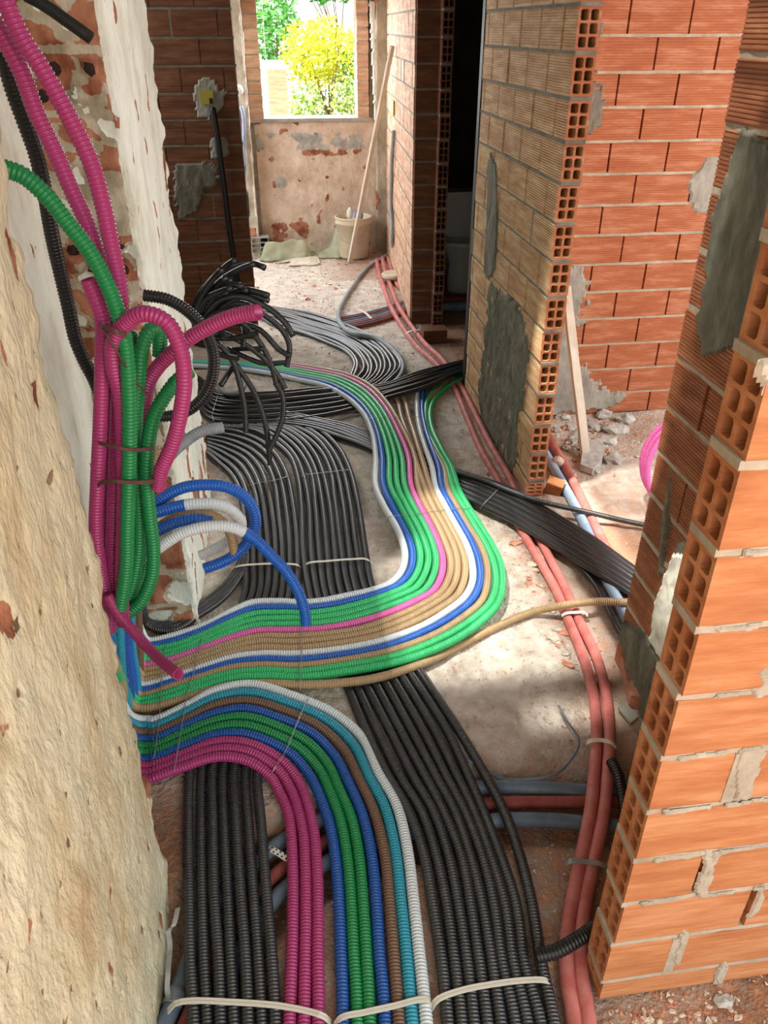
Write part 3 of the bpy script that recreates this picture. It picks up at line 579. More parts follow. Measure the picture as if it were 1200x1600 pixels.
# ---------------------------------------------------------------- conduits on the floor
def bundle(stations, cols, r, name, labels, group=None, ridge=0.0, far=99, fr=None, jit=0.0, tail=None, head=None, sides=12, stack=None, skip=(), pitch=PITCH, cut={}):
    n = len(cols); out = []
    for i in range(n):
        if i in skip: continue
        pts = []
        for k, (lx, ly, rx, ry, z) in enumerate(stations[:cut.get(i, 99)]):
            f = (fr[k][i] if fr and fr[k] else i/(n-1) if n > 1 else 0.5)
            dz = stack(i, k) if stack else 0.0
            x = lx+(rx-lx)*f + jit*noise.noise(Vector((i*3.7, k*0.8, 5))); y = ly+(ry-ly)*f + jit*0.6*noise.noise(Vector((i*2.3, k*0.8, 9)))
            pts.append(at(x, y, r+z+dz))
        if tail: pts = pts + [Vector(p) for p in tail(i, pts[-1])]
        if head: pts = [Vector(p) for p in head(i, pts[0])] + pts
        out.append(tube(name, pts, r, cols[i], ridge, sides, far, label=labels[i][:200], cat='conduit', group=group if not isinstance(group, (list, tuple)) else group[i], pitch=pitch))
    return out
def rise(du, dv, zz):                      # the end turns up into the chase in the left wall
    def f(i, p):
        return [p + W(du*0.45, dv*0.2, 0.0), p + W(du*0.9, dv*0.6, zz*0.25), p + W(du, dv, zz)]
    return f
# black bundles running from the far mess, under the coloured ones, to the bottom of the picture
G1 = [(322,706,322,672,0),(340,722,362,673,0),(358,738,405,688,0),(370,757,430,709,0),(378,785,447,743,0),(383,830,458,790,0),(384,880,465,850,0),(381,930,463,925,0),
      (352,1000,450,1000,0),(315,1100,425,1100,0),(297,1200,402,1200,0),(294,1300,408,1290,0),(295,1400,417,1400,0),(298,1500,424,1500,0),(302,1590,430,1590,0),(305,1700,433,1700,0)]
bundle(G1, ['grey']*8, 0.0138, 'conduit', ['dusty dark conduit, %s from the left in the bundle nearest the left pier' % ORD[i] for i in range(8)],
       ridge=0.0020, far=2.10, jit=2.5, fr=[None]*8+[[0.0]+[k/6 for k in range(7)]]*8, cut={0: 10}, stack=lambda i, k: 0.004*(i % 2) if k > 8 else 0)
G2 = [(350,668,453,660,0),(400,674,478,664,0),(433,694,505,677,0),(453,715,528,700,0),(465,745,545,735,0),(471,790,558,785,0),(475,860,570,860,0),(482,925,580,915,0),(505,1000,610,985,0),(537,1062,652,1045,0),
      (575,1150,715,1140,0),(607,1215,757,1212,0),(640,1270,787,1268,0),(663,1335,811,1335,0),(677,1415,831,1408,0),(690,1500,846,1510,0),(699,1590,864,1590,0),(708,1700,885,1700,0)]
u9 = [i/8 for i in range(9)]; w9 = [0, .13, .255, .38, .50, .61, .72, .83, 1.0]; w9b = [0, .13, .255, .375, .485, .59, .69, .79, 1.0]
bundle(G2, ['grey']*9, 0.0145, 'conduit', ['black conduit, %s from the left in the wide bundle passing under the big bend' % ORD[i] for i in range(9)],
       ridge=0.0020, far=2.10, jit=3.0, fr=[u9]*11+[w9, w9b, w9b, w9, w9, u9, u9])
# three dark ribbed ones that leave the left bundle for the chase
for k in range(3):
    P = [(383-k*1, 840+8*k), (384-5*k, 882), (370-8*k, 908+2*k), (345-12*k, 938+k), (310-10*k, 962), (275, 980-6*k+4), (248, 984-4*k), (228, 976-3*k), (214, 955)]
    pts = [at(x, y, 0.016) for x, y in P[:-2]] + [W(*fl(228, 976-3*k, 0.03), 0.03), at(216-3*k, 955, 0.10), at(206-3*k, 900, 0.25)]
    tube('conduit', pts, 0.0135, 'grey', 0.0014, 12, label='dark ribbed conduit curving towards the left wall chase, %s of three from the wall' % ORD[2-k], cat='conduit')
# black bundle E crossing the corridor at the back
E_ = [(310,590,300,628,0.0),(322,600,315,642,0.0),(345,614,335,657,0.0),(400,616,400,658,0.0),(450,612,460,655,0.0),(503,607,530,645,0.0),(550,606,575,632,0.0),(597,602,610,620,0.012),(653,584,667,603,0.03),(707,568,712,586,0.03),(745,560,750,577,0.02),(800,550,810,566,0.0)]
bundle(E_, ['glossy black']*12, 0.0125, 'conduit', ['glossy black conduit, %s from the back in the bundle sweeping into the dark doorway' % ORD[i] for i in range(12)],
       stack=lambda i, k: (0.010 + 0.012*(i % 2)) if k > 5 else 0.012*(i % 2) , jit=5.0, sides=10)
# bundle F: from behind the coloured bundle to the right-hand room
F_ = [(440,645,430,662,0.0),(490,655,485,669,0.0),(540,665,530,683,0.0),(585,682,583,704,0.0),(645,705,640,737,0.0),(707,735,708,768,0.005),(753,750,750,787,0.025),(800,768,800,813,0.025),(860,802,850,843,0.025),(925,843,915,882,0.03),(993,892,985,927,0.02),(1060,935,1050,975,0.0)]
bundle(F_, ['glossy black']*6, 0.0165, 'conduit', ['glossy black conduit, %s from the back in the bundle crossing the red pipes' % ORD[i] for i in range(6)], jit=3.0, sides=12)
tube('conduit', [at(x, y, z) for x, y, z in ((690,728,.03),(707,735,.05),(760,752,.07),(800,768,.075),(850,785,.07),(917,800,.05),(967,812,.03),(1010,821,.02),(1060,832,.02))], 0.0115, 'grey', 0.0014, 12,
     label='thin dark ribbed conduit running alone over the pink pipes to the right room', cat='conduit', pitch=0.0075)
# grey arc H
H_ = [(330,474,322,486,0),(400,478,395,492,0),(440,482,432,508,0),(490,492,480,524,0),(540,508,515,536,0),(580,525,540,549,0),(610,545,553,566,0),(624,572,552,583,0),(612,592,541,596,0),(588,606,525,604,0),(550,615,490,612,0)]
bundle(H_, ['grey']*11, 0.0125, 'conduit', ['smooth grey conduit, %s from the outside of the arc on the dusty corridor floor' % ORD[i] for i in range(11)], jit=5.0, sides=10)
tube('hose', [W(*onr3(615, 205, .02)), W(*onr3(612, 260, .02)), W(*onr3(611, 320, .02)), W(*onr3(613, 370, .02)), at(611, 394, 0.03), at(598, 403, 0.02), at(583, 411, 0.016), at(565, 428, 0.016), at(553, 445, 0.016), at(537, 470, 0.016), at(529, 492, 0.03), at(534, 508, 0.045), at(553, 522, 0.045), at(585, 528, 0.03), at(612, 545, 0.02), at(630, 572, 0.015), at(618, 596, 0.015), at(590, 612, 0.01)],
     0.016, 'light grey', label='single grey hose dropping down the far brick wall and looping onto the arc', cat='hose')

# ---- the coloured main bundle (C), fourteen conduits plus a stray tan one
CN = ['white', 'blue', 'lit green', 'lit green', 'lit green', 'pink', 'tan', 'tan', 'tan', 'white', 'blue', 'tan', 'lit green', 'lit green']
SHARED = [(586,757,715,763,.034),(600,790,730,790,.034),(618,823,750,822,.034),(630,850,768,850,.034),(633,870,782,882,.034),(627,893,786,915,.034),(610,912,778,943,.034),(580,923,755,968,.034),(540,932,705,1002,.034),(505,939,630,1032,.034),(470,942,540,1050,.034),(433,940,470,1059,.034),(393,943,413,1057,.034),(360,957,363,1060,.030),(320,977,313,1073,.020),(280,992,263,1090,.01),(245,1000,232,1100,.004)]
C1U = [(250,568,262,556,0),(330,573,335,561,0),(380,577,390,563,0),(425,584,440,568,0),(465,593,490,575,0.0),(505,602,540,585,0.005),(542,621,578,603,0.03),(568,646,605,630,0.042),(582,677,628,668,0.042),(587,715,648,713,0.036)]
tan8 = [(600,612,0),(617,621,0),(628,655,.02),(641,690,.036),(651,725,.036)]; tan9 = [(618,612,0),(630,622,0),(640,655,.02),(651,690,.036),(662,727,.036)]
wh10 = [(660,590,0),(653,612,0),(652,640,.01),(656,670,.025),(665,700,.036),(675,730,.036)]; bl11 = [(672,590,0),(662,613,0),(660,640,.01),(665,670,.025),(675,700,.036),(686,730,.036)]
tn12 = [(770,572,0),(718,583,0),(686,608,0),(668,628,0),(661,650,.01),(666,675,.025),(678,703,.036),(694,733,.036)]
gn13 = [(775,575,0),(727,584,0),(690,600,0),(670,622,0),(665,647,.01),(669,675,.025),(682,702,.036),(699,733,.036)]
gn14 = [(778,582,0),(729,590,0),(697,606,0),(678,626,0),(672,648,.01),(677,675,.025),(690,702,.036),(706,732,.036)]
def upper(i):
    if i < 7:
        f = i/6; return [(lx+(rx-lx)*f, ly+(ry-ly)*f, z) for lx, ly, rx, ry, z in C1U]
    return {7: tan8, 8: tan9, 9: wh10, 10: bl11, 11: tn12, 12: gn13, 13: gn14}[i]
RC = 0.0143
cname = {'lit green': 'green'}
for i, c in enumerate(CN):
    f = i/13; pts = [at(x, y, RC+z) for x, y, z in upper(i)]
    for k, (lx, ly, rx, ry, z) in enumerate(SHARED):
        j = 2.2*noise.noise(Vector((i*3.1, k*0.7, 2)))
        ff = f
        if k < 5:                               # the right half is squeezed more than the left where it narrows
            g = [0, .095, .185, .275, .36, .435, .52, .595, .665, .735, .81, .87, .935, 1][i]; t = k/5; ff = g*(1-t)+f*t
        pts.append(at(lx+(rx-lx)*ff+j, ly+(ry-ly)*ff+j*0.5, RC+z))
    p = pts[-1]; pts += [p + W(-0.03, -0.004, 0.004), p + W(-0.058, -0.02, 0.055), p + W(-0.062-0.02*(i % 3), -0.05-0.02*(i % 4), 0.20), p + W(-0.07-0.02*(i % 3), -0.12-0.02*(i % 4), 0.50)]
    tube('conduit', pts, RC, c, 0.0019, 12, 2.95, label='%s conduit, %s from the inside of the big bend of the main bundle' % (cname.get(c, c), ORD[i]), cat='conduit')
pts = [at(x, y, RC+z) for x, y, z in ((1070,938,.01),(1025,940,.02),(983,941,.035),(930,940,.045),(880,946,.04),(830,957,.005),(790,973,0),(760,987,0),(720,1008,0),(680,1028,.005),(640,1044,.02),(580,1061,.034),(520,1068,.034),(470,1070,.034),(413,1068,.034),(363,1071,.03),(325,1080,.02),(280,1094,.01),(232,1106,.004))]
p = pts[-1]; pts += [p + W(-0.03, 0, 0.004), p + W(-0.055, -0.02, 0.05), p + W(-0.07, -0.05, 0.2), p + W(-0.08, -0.1, 0.4)]
tube('conduit', pts, RC, 'tan', 0.0019, 12, label='tan ribbed conduit that leaves the coloured bundle and crosses the red pipes alone', cat='conduit')

# ---- the lower coloured bundle (A): ten conduits
AN_ = ['white', 'teal', 'brown', 'dark blue', 'green', 'green', 'dark blue', 'magenta', 'magenta', 'magenta']
A_ = [(232,1125,234,1217,.006),(240,1126,244,1214,.012),(290,1103,285,1199,.022),(335,1080,335,1183,.034),(390,1069,368,1184,.036),(457,1087,397,1193,.030),(520,1113,424,1214,.012),(563,1150,440,1243,0),(592,1207,450,1270,0),(618,1255,456,1310,0),(636,1325,458,1365,0),(646,1410,458,1430,0),(655,1490,456,1495,0),(663,1560,454,1560,0),(676,1700,450,1700,0)]
fA = [1-v for v in (0, .103, .206, .387, .488, .586, .691, .80, .897, 1)][::-1]; uA = [i/9 for i in range(10)]
mixA = lambda t: [uA[i]*(1-t)+fA[i]*t for i in range(10)]
bundle(A_, AN_, 0.0146, 'conduit', [('%s ribbed conduit, %s from the outside of the lower coloured bend' % (c.replace('dark ', ''), ORD[i])) for i, c in enumerate(AN_)],
       ridge=0.0020, fr=[None]*5+[mixA(t) for t in (.1, .2, .35, .5, .65, .85, 1, 1, 1, 1)], jit=2.0,
       head=lambda i, p: [p + W(-0.06-0.015*(i % 3), -0.12-0.02*(i % 4), 0.45), p + W(-0.055-0.015*(i % 3), -0.05-0.02*(i % 4), 0.18), p + W(-0.045, -0.016, 0.04), p + W(-0.022, 0, 0.004)])

# ---- upright conduits in the wall chase, behind the near pier
for k, (c, x0, dx) in enumerate((('teal', 186, 2), ('dark blue', 193, 4), ('blue', 199, 5), ('teal', 204, 6), ('brown', 211, 1), ('brown', 216, 0))):
    P = [(x0-6, 880), (x0, 960), (x0+2, 1010), (x0+4+dx, 1060), (x0+5+dx, 1105)]
    vs = 1.80 + 0.03*k if k < 4 else 1.98
    pts = [W(*onv(x, y, vs-0.0)) for x, y in P]
    tube('conduit', pts, 0.013, c, 0.0014, 12, label='%s ribbed conduit standing upright in the wall chase, %s from the near wall' % (c.replace('dark ', ''), ORD[k]), cat='conduit')

# ---- pink-red water pipes
def pipe2(name, P, r, mat, label, cat='pipe', **k): return tube(name, [at(x, y, r+z) for x, y, z in P], r, mat, 0.0, 12, label=label, cat=cat, **k)
pipe2('pipe', [(588,405,0),(592,425,0),(600,450,0),(612,482,0.01),(631,514,0),(653,543,0),(680,567,0),(705,598,-.01),(715,617,-.012),(733,660,-.012),(753,706,-.012),(778,750,-.014),(803,808,-.014),(827,850,-.012),(866,917,-.012),(887,967,-.012),(910,1023,-.012),(926,1080,-.01),(932,1140,-.01),(930,1190,0),(923,1265,0),(910,1333,-.005),(898,1390,-.012),(888,1450,-.012),(886,1520,-.012),(898,1600,-.012),(908,1700,-.012)],
      0.0175, 'red', 'pink-red corrugated pipe along the right side, left one of the pair', )
pipe2('pipe', [(597,403,0),(602,424,0),(611,449,0),(624,481,0.01),(644,511,0),(666,539,0),(690,561,0),(715,596,-.01),(725,612,-.012),(745,652,-.012),(768,698,-.012),(797,748,-.014),(822,808,-.014),(846,848,-.012),(884,922,-.012),(906,972,-.012),(931,1025,-.012),(946,1080,-.01),(952,1140,-.01),(950,1190,0),(944,1265,0),(930,1333,-.005),(918,1390,-.012),(909,1450,-.012),(908,1520,-.012),(920,1600,-.012),(930,1700,-.012)],
      0.0175, 'red', 'pink-red corrugated pipe along the right side, right one of the pair')
for k, (P, mt, nm) in enumerate((([(606,402,0),(613,425,0),(622,447,0),(640,462,0),(655,468,0)], 'red', 'short pink'), ([(614,400,0),(622,420,0),(634,440,0),(650,455,0)], 'red', 'short salmon'),
                 ([(610,402,.0),(620,428,.0),(632,452,0),(644,466,0)], 'pale blue', 'pale blue'), ([(622,402,.0),(628,425,0),(638,442,0),(650,450,0)], 'pale blue', 'lilac'))):
    pipe2('pipe', P, 0.015, mt, '%s pipe end by the far brick wall, %s in its row' % (nm, ORD[k]))
for k, (c, dy) in enumerate((('dark red', 9), ('slate blue', 6), ('red', 3), ('pale blue', 0), ('slate blue', -3), ('dark red', -6), ('pale blue', -9))):
    pipe2('pipe', [(528,506+dy,-.003),(543,504+dy,-.003),(560,501+dy,-.003),(600,491+dy,-.003),(635,478+dy,-.003),(665,466+dy,-.003)], 0.012, c,
          'thin %s pipe under the far pink pair, %s from the front' % (c.replace('dark ', 'dark '), ORD[k]))
# big slate and red pipes in the trench
pipe2('pipe', [(200,1720,-.045),(262,1590,-.05),(335,1420,-.05),(430,1322,-.05),(560,1258,-.05),(700,1234,-.05),(790,1230,-.05),(860,1232,-.05),(920,1236,-.05),(1000,1230,-.05),(1120,1220,-.05)], 0.020, 'slate blue', 'slate blue pipe in the floor trench, farthest of the three')
pipe2('pipe', [(235,1720,-.045),(290,1600,-.05),(360,1450,-.05),(438,1360,-.05),(565,1290,-.05),(700,1262,-.05),(800,1254,-.05),(900,1253,-.05),(1000,1253,-.05),(1120,1250,-.05)], 0.017, 'dark red', 'dark red pipe lying between two slate blue ones in the floor trench')
pipe2('pipe', [(270,1720,-.045),(320,1620,-.05),(380,1480,-.05),(442,1393,-.05),(570,1322,-.05),(700,1290,-.05),(800,1281,-.05),(880,1283,-.05),(940,1290,-.05),(1000,1292,-.05),(1100,1292,-.05)], 0.020, 'slate blue', 'slate blue pipe in the floor trench, nearest of the three')
pipe2('pipe', [(835,680,0),(856,715,0),(880,757,0),(905,803,0),(925,848,0),(945,900,-.004),(965,938,-.004),(985,978,-.004)], 0.021, 'pale blue', 'pale blue pipe passing through the right doorway beside the wall end')
pipe2('pipe', [(835,640,0),(860,688,0),(888,738,0),(915,792,0),(940,842,0),(962,885,-.004),(990,930,-.004),(1020,975,-.004)], 0.020, 'red', 'coral red pipe passing through the right doorway, right of the pale blue one')
pipe2('pipe', [(835,835,-.004),(862,850,-.004),(900,880,-.002),(930,912,0),(950,950,0),(968,985,0),(990,1020,0)], 0.0125, 'glossy black', 'thin black pipe sagging below the black bundle near the right return wall')
# stray pieces at the near right
tube('conduit', [at(x, y, z) for x, y, z in ((1000,1410,.02),(965,1428,.04),(935,1446,.062),(905,1466,.070),(870,1486,.066),(838,1494,.060))], 0.0165, 'black', 0.0022, 14, open_end=True, pitch=0.0085,
     label='short black ribbed conduit end lying over the red pipes beside the near wall', cat='conduit')
tube('conduit', [at(x, y, z) for x, y, z in ((955,1190,.05),(966,1212,.055),(973,1245,.045),(978,1290,.02),(985,1330,0.01))], 0.0155, 'black', 0.0022, 14, open_end=False, pitch=0.0085,
     label='black ribbed conduit end beside the open block ends of the near wall', cat='conduit')
tube('wire', [at(x, y, z) for x, y, z in ((873,1103,.03),(887,1128,.04),(905,1157,.03),(893,1186,.02),(866,1211,.01),(830,1217,.005),(787,1216,.005),(745,1196,.01),(720,1180,.01))], 0.0035, 'slate blue', label='thin dark blue electric wire curling over the floor beyond the trench', cat='wire')

# ---------------------------------------------------------------- conduits hanging in the chase on the left
def hang(P, v, r, mat, label, name='conduit', ridge=0.0018, pitch=0.0078, open_end=True, **k):
    """P: points given as (x, y[, v]) seen in front of the chase"""
    pts = [W(*onv(p[0], p[1], p[2] if len(p) > 2 else v)) for p in P]
    return tube(name, pts, r, mat, ridge, 14, label=label, cat='conduit', open_end=open_end, pitch=pitch, **k)
RH = 0.0155
hang([(-20,-60),(7,0),(33,57),(67,110),(110,187),(143,257),(160,317),(173,377),(186,443),(190,497),(188,560),(184,640),(180,740),(176,840),(175,920),(172,985)], 1.56, RH, 'magenta', 'magenta ribbed conduit coming from the top left corner, upper one of the two')
hang([(-30,0),(0,50),(33,112),(57,177),(87,240),(113,300),(133,343),(150,392),(166,450),(172,510),(170,590),(166,700),(161,800),(165,900),(170,975)], 1.60, RH, 'magenta', 'magenta ribbed conduit coming from the top left corner, lower one of the two')
hang([(137,436),(150,467),(160,500),(160,560),(157,660),(152,760),(150,830),(157,890),(168,945)][::-1], 1.54, RH, 'magenta', 'magenta ribbed conduit with its cut end under the green one, left edge of hanging bundle')
hang([(193,975,1.52),(190,900,1.52),(193,800,1.52),(192,700,1.52),(188,620,1.52),(177,570,1.51),(178,533,1.50),(200,502,1.48),(227,490,1.46),(260,503,1.45),(281,543,1.45),(288,590,1.45),(283,640,1.46),(270,693,1.48),(252,735,1.50),(247,762,1.52)], 1.5, RH, 'magenta', 'magenta ribbed conduit bent over in a big loop beside the hanging bundle')
hang([(222,690,1.62),(226,640,1.62),(232,598,1.62),(248,572,1.61),(270,551,1.59),(300,526,1.57),(350,500,1.54),(380,491,1.52),(404,488,1.50)], 1.6, RH, 'magenta', 'magenta ribbed conduit pointing right with an open end in front of the black ones')
hang([(168,930,1.50),(187,962,1.49),(207,985,1.46),(232,1013,1.41),(257,1037,1.34),(279,1054,1.27)], 1.42, 0.0125, 'magenta', 'short magenta conduit stub with an open end above the coloured floor bundle', ridge=0.0012, pitch=0.006)
hang([(-25,250),(3,262),(37,275),(73,307),(107,350),(140,393),(163,435),(183,485),(196,540),(202,620),(202,720),(199,820),(197,890),(188,950)], 1.50, RH, 'green', 'green ribbed conduit arching in from the left edge into the hanging bundle')
hang([(192,962,1.58),(206,920,1.58),(217,860,1.58),(217,790,1.58),(212,720,1.58),(213,650,1.58),(217,590,1.58),(221,548,1.58),(234,517,1.60),(247,515,1.62),(250,535,1.63),(249,556,1.63)], 1.58, RH, 'green', 'green ribbed conduit hooked over at the top of the hanging bundle')
hang([(195,962,1.55),(218,943,1.55),(236,905,1.55),(240,865,1.55),(234,805,1.55),(229,745,1.55),(232,690,1.55),(243,645,1.56),(262,613,1.58),(280,592,1.60),(297,580,1.62)], 1.55, RH, 'green', 'green ribbed conduit leaning right with its end behind the magenta loop')
hang([(186,955,1.62),(204,915,1.62),(213,860,1.62),(208,790,1.62),(203,700,1.62),(204,600,1.62),(203,520,1.62)], 1.62, RH, 'green', 'green ribbed conduit standing straight between the magenta and the other green ones')
hang([(195,945,1.66),(222,900,1.66),(228,840,1.66),(222,760,1.66),(221,680,1.66),(219,610,1.66)], 1.66, RH, 'green', 'green ribbed conduit at the back of the hanging bundle, its top cut short')
hang([(0,70,1.75),(20,140,1.75),(37,187,1.75),(57,243,1.75),(70,300,1.76),(80,360,1.78),(93,420,1.8),(107,480,1.8),(118,530,1.8),(133,566,1.8),(148,595,1.8),(168,650,1.8)], 1.75, 0.0155, 'black', 'black ribbed conduit behind the magenta ones against the pale chase')
hang([(168,640,2.0),(205,655,2.0),(233,651,2.0),(263,650,2.0),(293,642,2.0),(318,620,2.0),(332,588,2.0),(333,550,2.0),(320,517,2.0),(295,488,2.0),(262,468,2.0),(224,461,2.0)], 2.0, 0.0155, 'black', 'black ribbed conduit curving like a hook around the pale pier corner', open_end=True)
hang([(236,760,1.9),(250,738,1.9),(266,712,1.92),(287,692,1.94),(315,674,1.96),(348,668,1.98)], 1.9, 0.0155, 'light grey', 'grey conduit with open end pointing right beside the pale pier', ridge=0.0008)
hang([(215,812,1.8),(240,790,1.8),(267,770,1.8),(300,759,1.8),(350,760,1.8),(383,777,1.8),(399,808,1.8),(393,838,1.8),(368,866,1.8),(345,879,1.8),(320,888,1.8)], 1.8, 0.0155, 'blue', 'blue ribbed conduit making the big loop right of the hanging bundle', ridge=0.0013)
hang([(215,812,1.76),(240,802,1.76),(283,790,1.76),(310,787,1.76),(335,788,1.76),(361,797,1.77),(376,814,1.78),(376,828,1.79)], 1.76, 0.0150, 'blue', 'blue conduit with a pale sleeve curving inside the big blue loop', ridge=0.0012, mats2='white', switch=0.38)
hang([(225,838,1.80),(250,822,1.80),(283,804,1.80),(317,801,1.80),(343,812,1.80),(360,833,1.80),(367,864,1.80)], 1.80, 0.0135, 'tan', 'tan ribbed conduit bending down inside the blue loop', ridge=0.0010)
hang([(225,840,1.74),(247,829,1.74),(277,816,1.74),(305,811,1.74),(330,815,1.75)], 1.74, 0.0150, 'blue', 'short blue ribbed conduit tucked behind the pale grey one')
hang([(215,880,1.66),(247,857,1.66),(283,834,1.66),(323,823,1.66),(357,823,1.66),(378,830,1.66),(400,844,1.66),(420,864,1.66),(447,893,1.66),(467,927,1.66),(476,955,1.66),(478,974,1.66)], 1.66, 0.0145, 'white', 'long conduit, pale grey then bright blue, arching over the floor bundles to the right', ridge=0.0014, pitch=0.0070, mats2='blue', switch=0.46)
hang([(313,868,1.9),(335,858,1.9),(361,843,1.9)], 1.9, 0.0145, 'white', 'short pale grey conduit piece beneath the blue loop', ridge=0.0006)
for k in range(2):
    hang([(215+6*k,915,1.9),(222+6*k,860,1.9),(232+6*k,800,1.9),(241+5*k,745,1.9),(250+4*k,700,1.9)], 1.9, 0.013, 'tan', 'tan ribbed conduit climbing behind the green hanging ones, %s from the left' % ORD[k], ridge=0.0014)
# strings tying the hanging bundle
def strap(P, v, w_, mat, name, label, cat, thick=0.002):
    C, d = spline([W(*onv(x, y, vv)) for x, y, vv in P]); n = 24; X = interp(C, d, np.linspace(0, d[-1], n)); mb = MB(); V = []
    nrm = -W(0, 1, 0)
    for p in X:
        p = Vector(p); V += [p + Vector((0, 0, w_/2)), p - Vector((0, 0, w_/2)), p - Vector((0, 0, w_/2)) - nrm*thick, p + Vector((0, 0, w_/2)) - nrm*thick]
    Fc = [(4*i+a, 4*i+(a+1) % 4, 4*i+4+(a+1) % 4, 4*i+4+a) for i in range(n-1) for a in range(4)]
    o = mesh_obj(name, V, Fc, mat, None, False, origin=V[0]); return setp(o, label, cat)
strap([(150,690,1.56),(160,694,1.50),(180,699,1.475),(200,703,1.475),(225,703,1.50),(240,700,1.53)], 1.5, 0.008, 'string', 'strap', 'dark brown strap around the middle of the hanging magenta and green bundle', 'strap')
strap([(145,768,1.56),(160,754,1.50),(178,752,1.475),(200,754,1.475),(225,754,1.48),(249,751,1.50)], 1.5, 0.009, 'string', 'strap', 'dark brown strap low on the hanging bundle, where the magenta loop ends', 'strap')
strap([(153,506,1.56),(165,512,1.47),(180,518,1.455),(198,524,1.47)], 1.5, 0.010, 'string', 'strap', 'dark brown strap at the top of the hanging bundle', 'strap')
tube('string', [W(*onv(x, y, v)) for x, y, v in ((160,512,1.48),(180,545,1.47),(200,578,1.49),(215,600,1.50),(230,615,1.53))], 0.0022, 'string', label='thin brown string slanting down across the hanging green conduits', cat='string')

# ---------------------------------------------------------------- the fan of black conduit ends behind the left pier
FAN = [((298,505),(308,468),(330,438),(358,412),(368,406)), ((299,500),(315,462),(338,430),(347,421)), ((300,500),(322,455),(350,425),(385,414),(402,413),(414,419)), ((300,508),(325,462),(348,436),(380,418),(398,412)),
       ((302,512),(322,472),(342,445),(353,433)), ((302,515),(328,472),(348,448),(361,436)), ((305,515),(332,468),(352,446),(380,447)), ((306,516),(338,476),(368,455),(387,453)), ((308,505),(345,468),(382,453),(402,456),(420,462)),
       ((304,498),(318,470),(345,455),(362,450)), ((312,515),(345,480),(375,464),(398,462),(420,470)),
       ((310,505),(342,470),(375,463),(420,482),(446,505),(458,526)), ((312,512),(345,482),(378,474),(412,492),(440,515),(452,540),(448,573)), ((314,518),(345,505),(375,503),(402,530),(422,565),(432,600)),
       ((318,526),(345,520),(378,535),(412,560),(436,590),(446,608)), ((320,535),(338,536),(362,562),(376,605),(383,645),(384,676)), ((322,540),(345,541),(372,575),(398,615),(415,665),(422,726)),
       ((330,515),(365,505),(405,515),(435,545),(452,556)), ((430,598),(441,618),(442,650),(432,680),(420,705)), ((325,520),(340,515),(352,528)), ((364,572),(354,588),(345,602)), ((377,508),(381,520),(380,543)),
       ((365,545),(385,544),(412,545)), ((355,545),(380,556),(410,567),(447,566)), ((330,528),(365,528),(400,520)), ((312,508),(335,490),(362,486),(395,490)), ((315,530),(330,545),(350,556),(372,560))]
NTH = ORD + ['fifteenth', 'sixteenth', 'seventeenth', 'eighteenth', 'nineteenth', 'twentieth'] + ['twenty-'+o_ for o_ in ORD[:9]]
RANK = sorted(range(len(FAN)), key=lambda i: FAN[i][-1][1])
for k, P in enumerate(FAN):
    v0 = 3.40 + 0.10*noise.noise(Vector((k*1.7, 0, 0))); n = len(P)
    pts = [W(-0.42, v0+0.15, onv(*P[0], v0)[2]-0.03)] + [W(*onv(x, y, v0 - 0.10*q/(n-1))) for q, (x, y) in enumerate(P)]
    if k > 17: pts = pts[1:]
    tube('conduit', pts, 0.0128, 'glossy black', 0.0008 if k > 11 else 0.0, 10, label='black conduit end behind the pale pier, tip %s from the top of the tangle' % NTH[RANK.index(k)], cat='conduit', group='black conduit ends fanning out behind the pier', pitch=0.009)
pipe2('conduit', [(340,600,0.02),(355,615,.04),(375,612,.06),(384,598,.07),(380,585,.06),(360,578,.03)], 0.012, 'light grey', 'grey curled conduit loop on the floor under the black tangle', 'conduit')

# ---------------------------------------------------------------- ties and wires on the floor bundles
def band(P, w_, label, z=0.034, name='cable_tie', mat='tie', double=True):
    C, d = spline([at(x, y, z+dz) for x, y, dz in P], 0.01); n = 30; X = interp(C, d, np.linspace(0, d[-1], n)); V = []; Fc = []
    rows = ((-w_/2, -w_*0.04), (w_*0.04, w_/2)) if double else ((-w_/2, w_/2),)
    for a, b in rows:
        k = len(V)
        for i, p in enumerate(X):
            p = Vector(p); t = Vector(X[min(i+1, n-1)]) - Vector(X[max(i-1, 0)]); s = t.cross(Vector((0, 0, 1))); s = s.normalized() if s.length > 1e-6 else Vector((0, 1, 0)); u_ = s.cross(t).normalized()
            if u_.z < 0: u_ = -u_
            V += [p+s*a, p+s*b, p+s*b+u_*0.0022, p+s*a+u_*0.0022]
        Fc += [(k+4*i+q, k+4*i+(q+1) % 4, k+4*i+4+(q+1) % 4, k+4*i+4+q) for i in range(n-1) for q in range(4)] + [(k, k+1, k+2, k+3), (k+4*n-1, k+4*n-2, k+4*n-3, k+4*n-4)]
    return setp(mesh_obj(name, V, Fc, mat, None, False, origin=V[0]), label, 'cable tie')
band([(263,1580,-.025),(275,1568,-.004),(300,1564,0),(360,1566,0),(430,1571,0),(480,1580,0),(505,1588,0),(516,1598,-.025)], 0.0125, 'cream tie band around the left black and magenta conduits in the foreground')
band([(524,1602,-.025),(534,1590,-.003),(570,1582,0),(620,1571,0),(655,1562,0),(668,1562,-.004),(674,1570,-.03)], 0.0125, 'cream tie band around the blue, green, teal and white foreground conduits')
band([(674,1576,-.03),(684,1562,-.004),(720,1548,0),(770,1538,0),(820,1532,0),(852,1532,-.002),(862,1540,-.03)], 0.0125, 'cream tie band around the wide black foreground bundle')
band([(362,890,-.02),(372,885,-.002),(400,882,0),(440,881,0),(464,883,-.002),(470,887,-.02)], 0.010, 'white tie band around the grey floor bundle nearest the left pier')
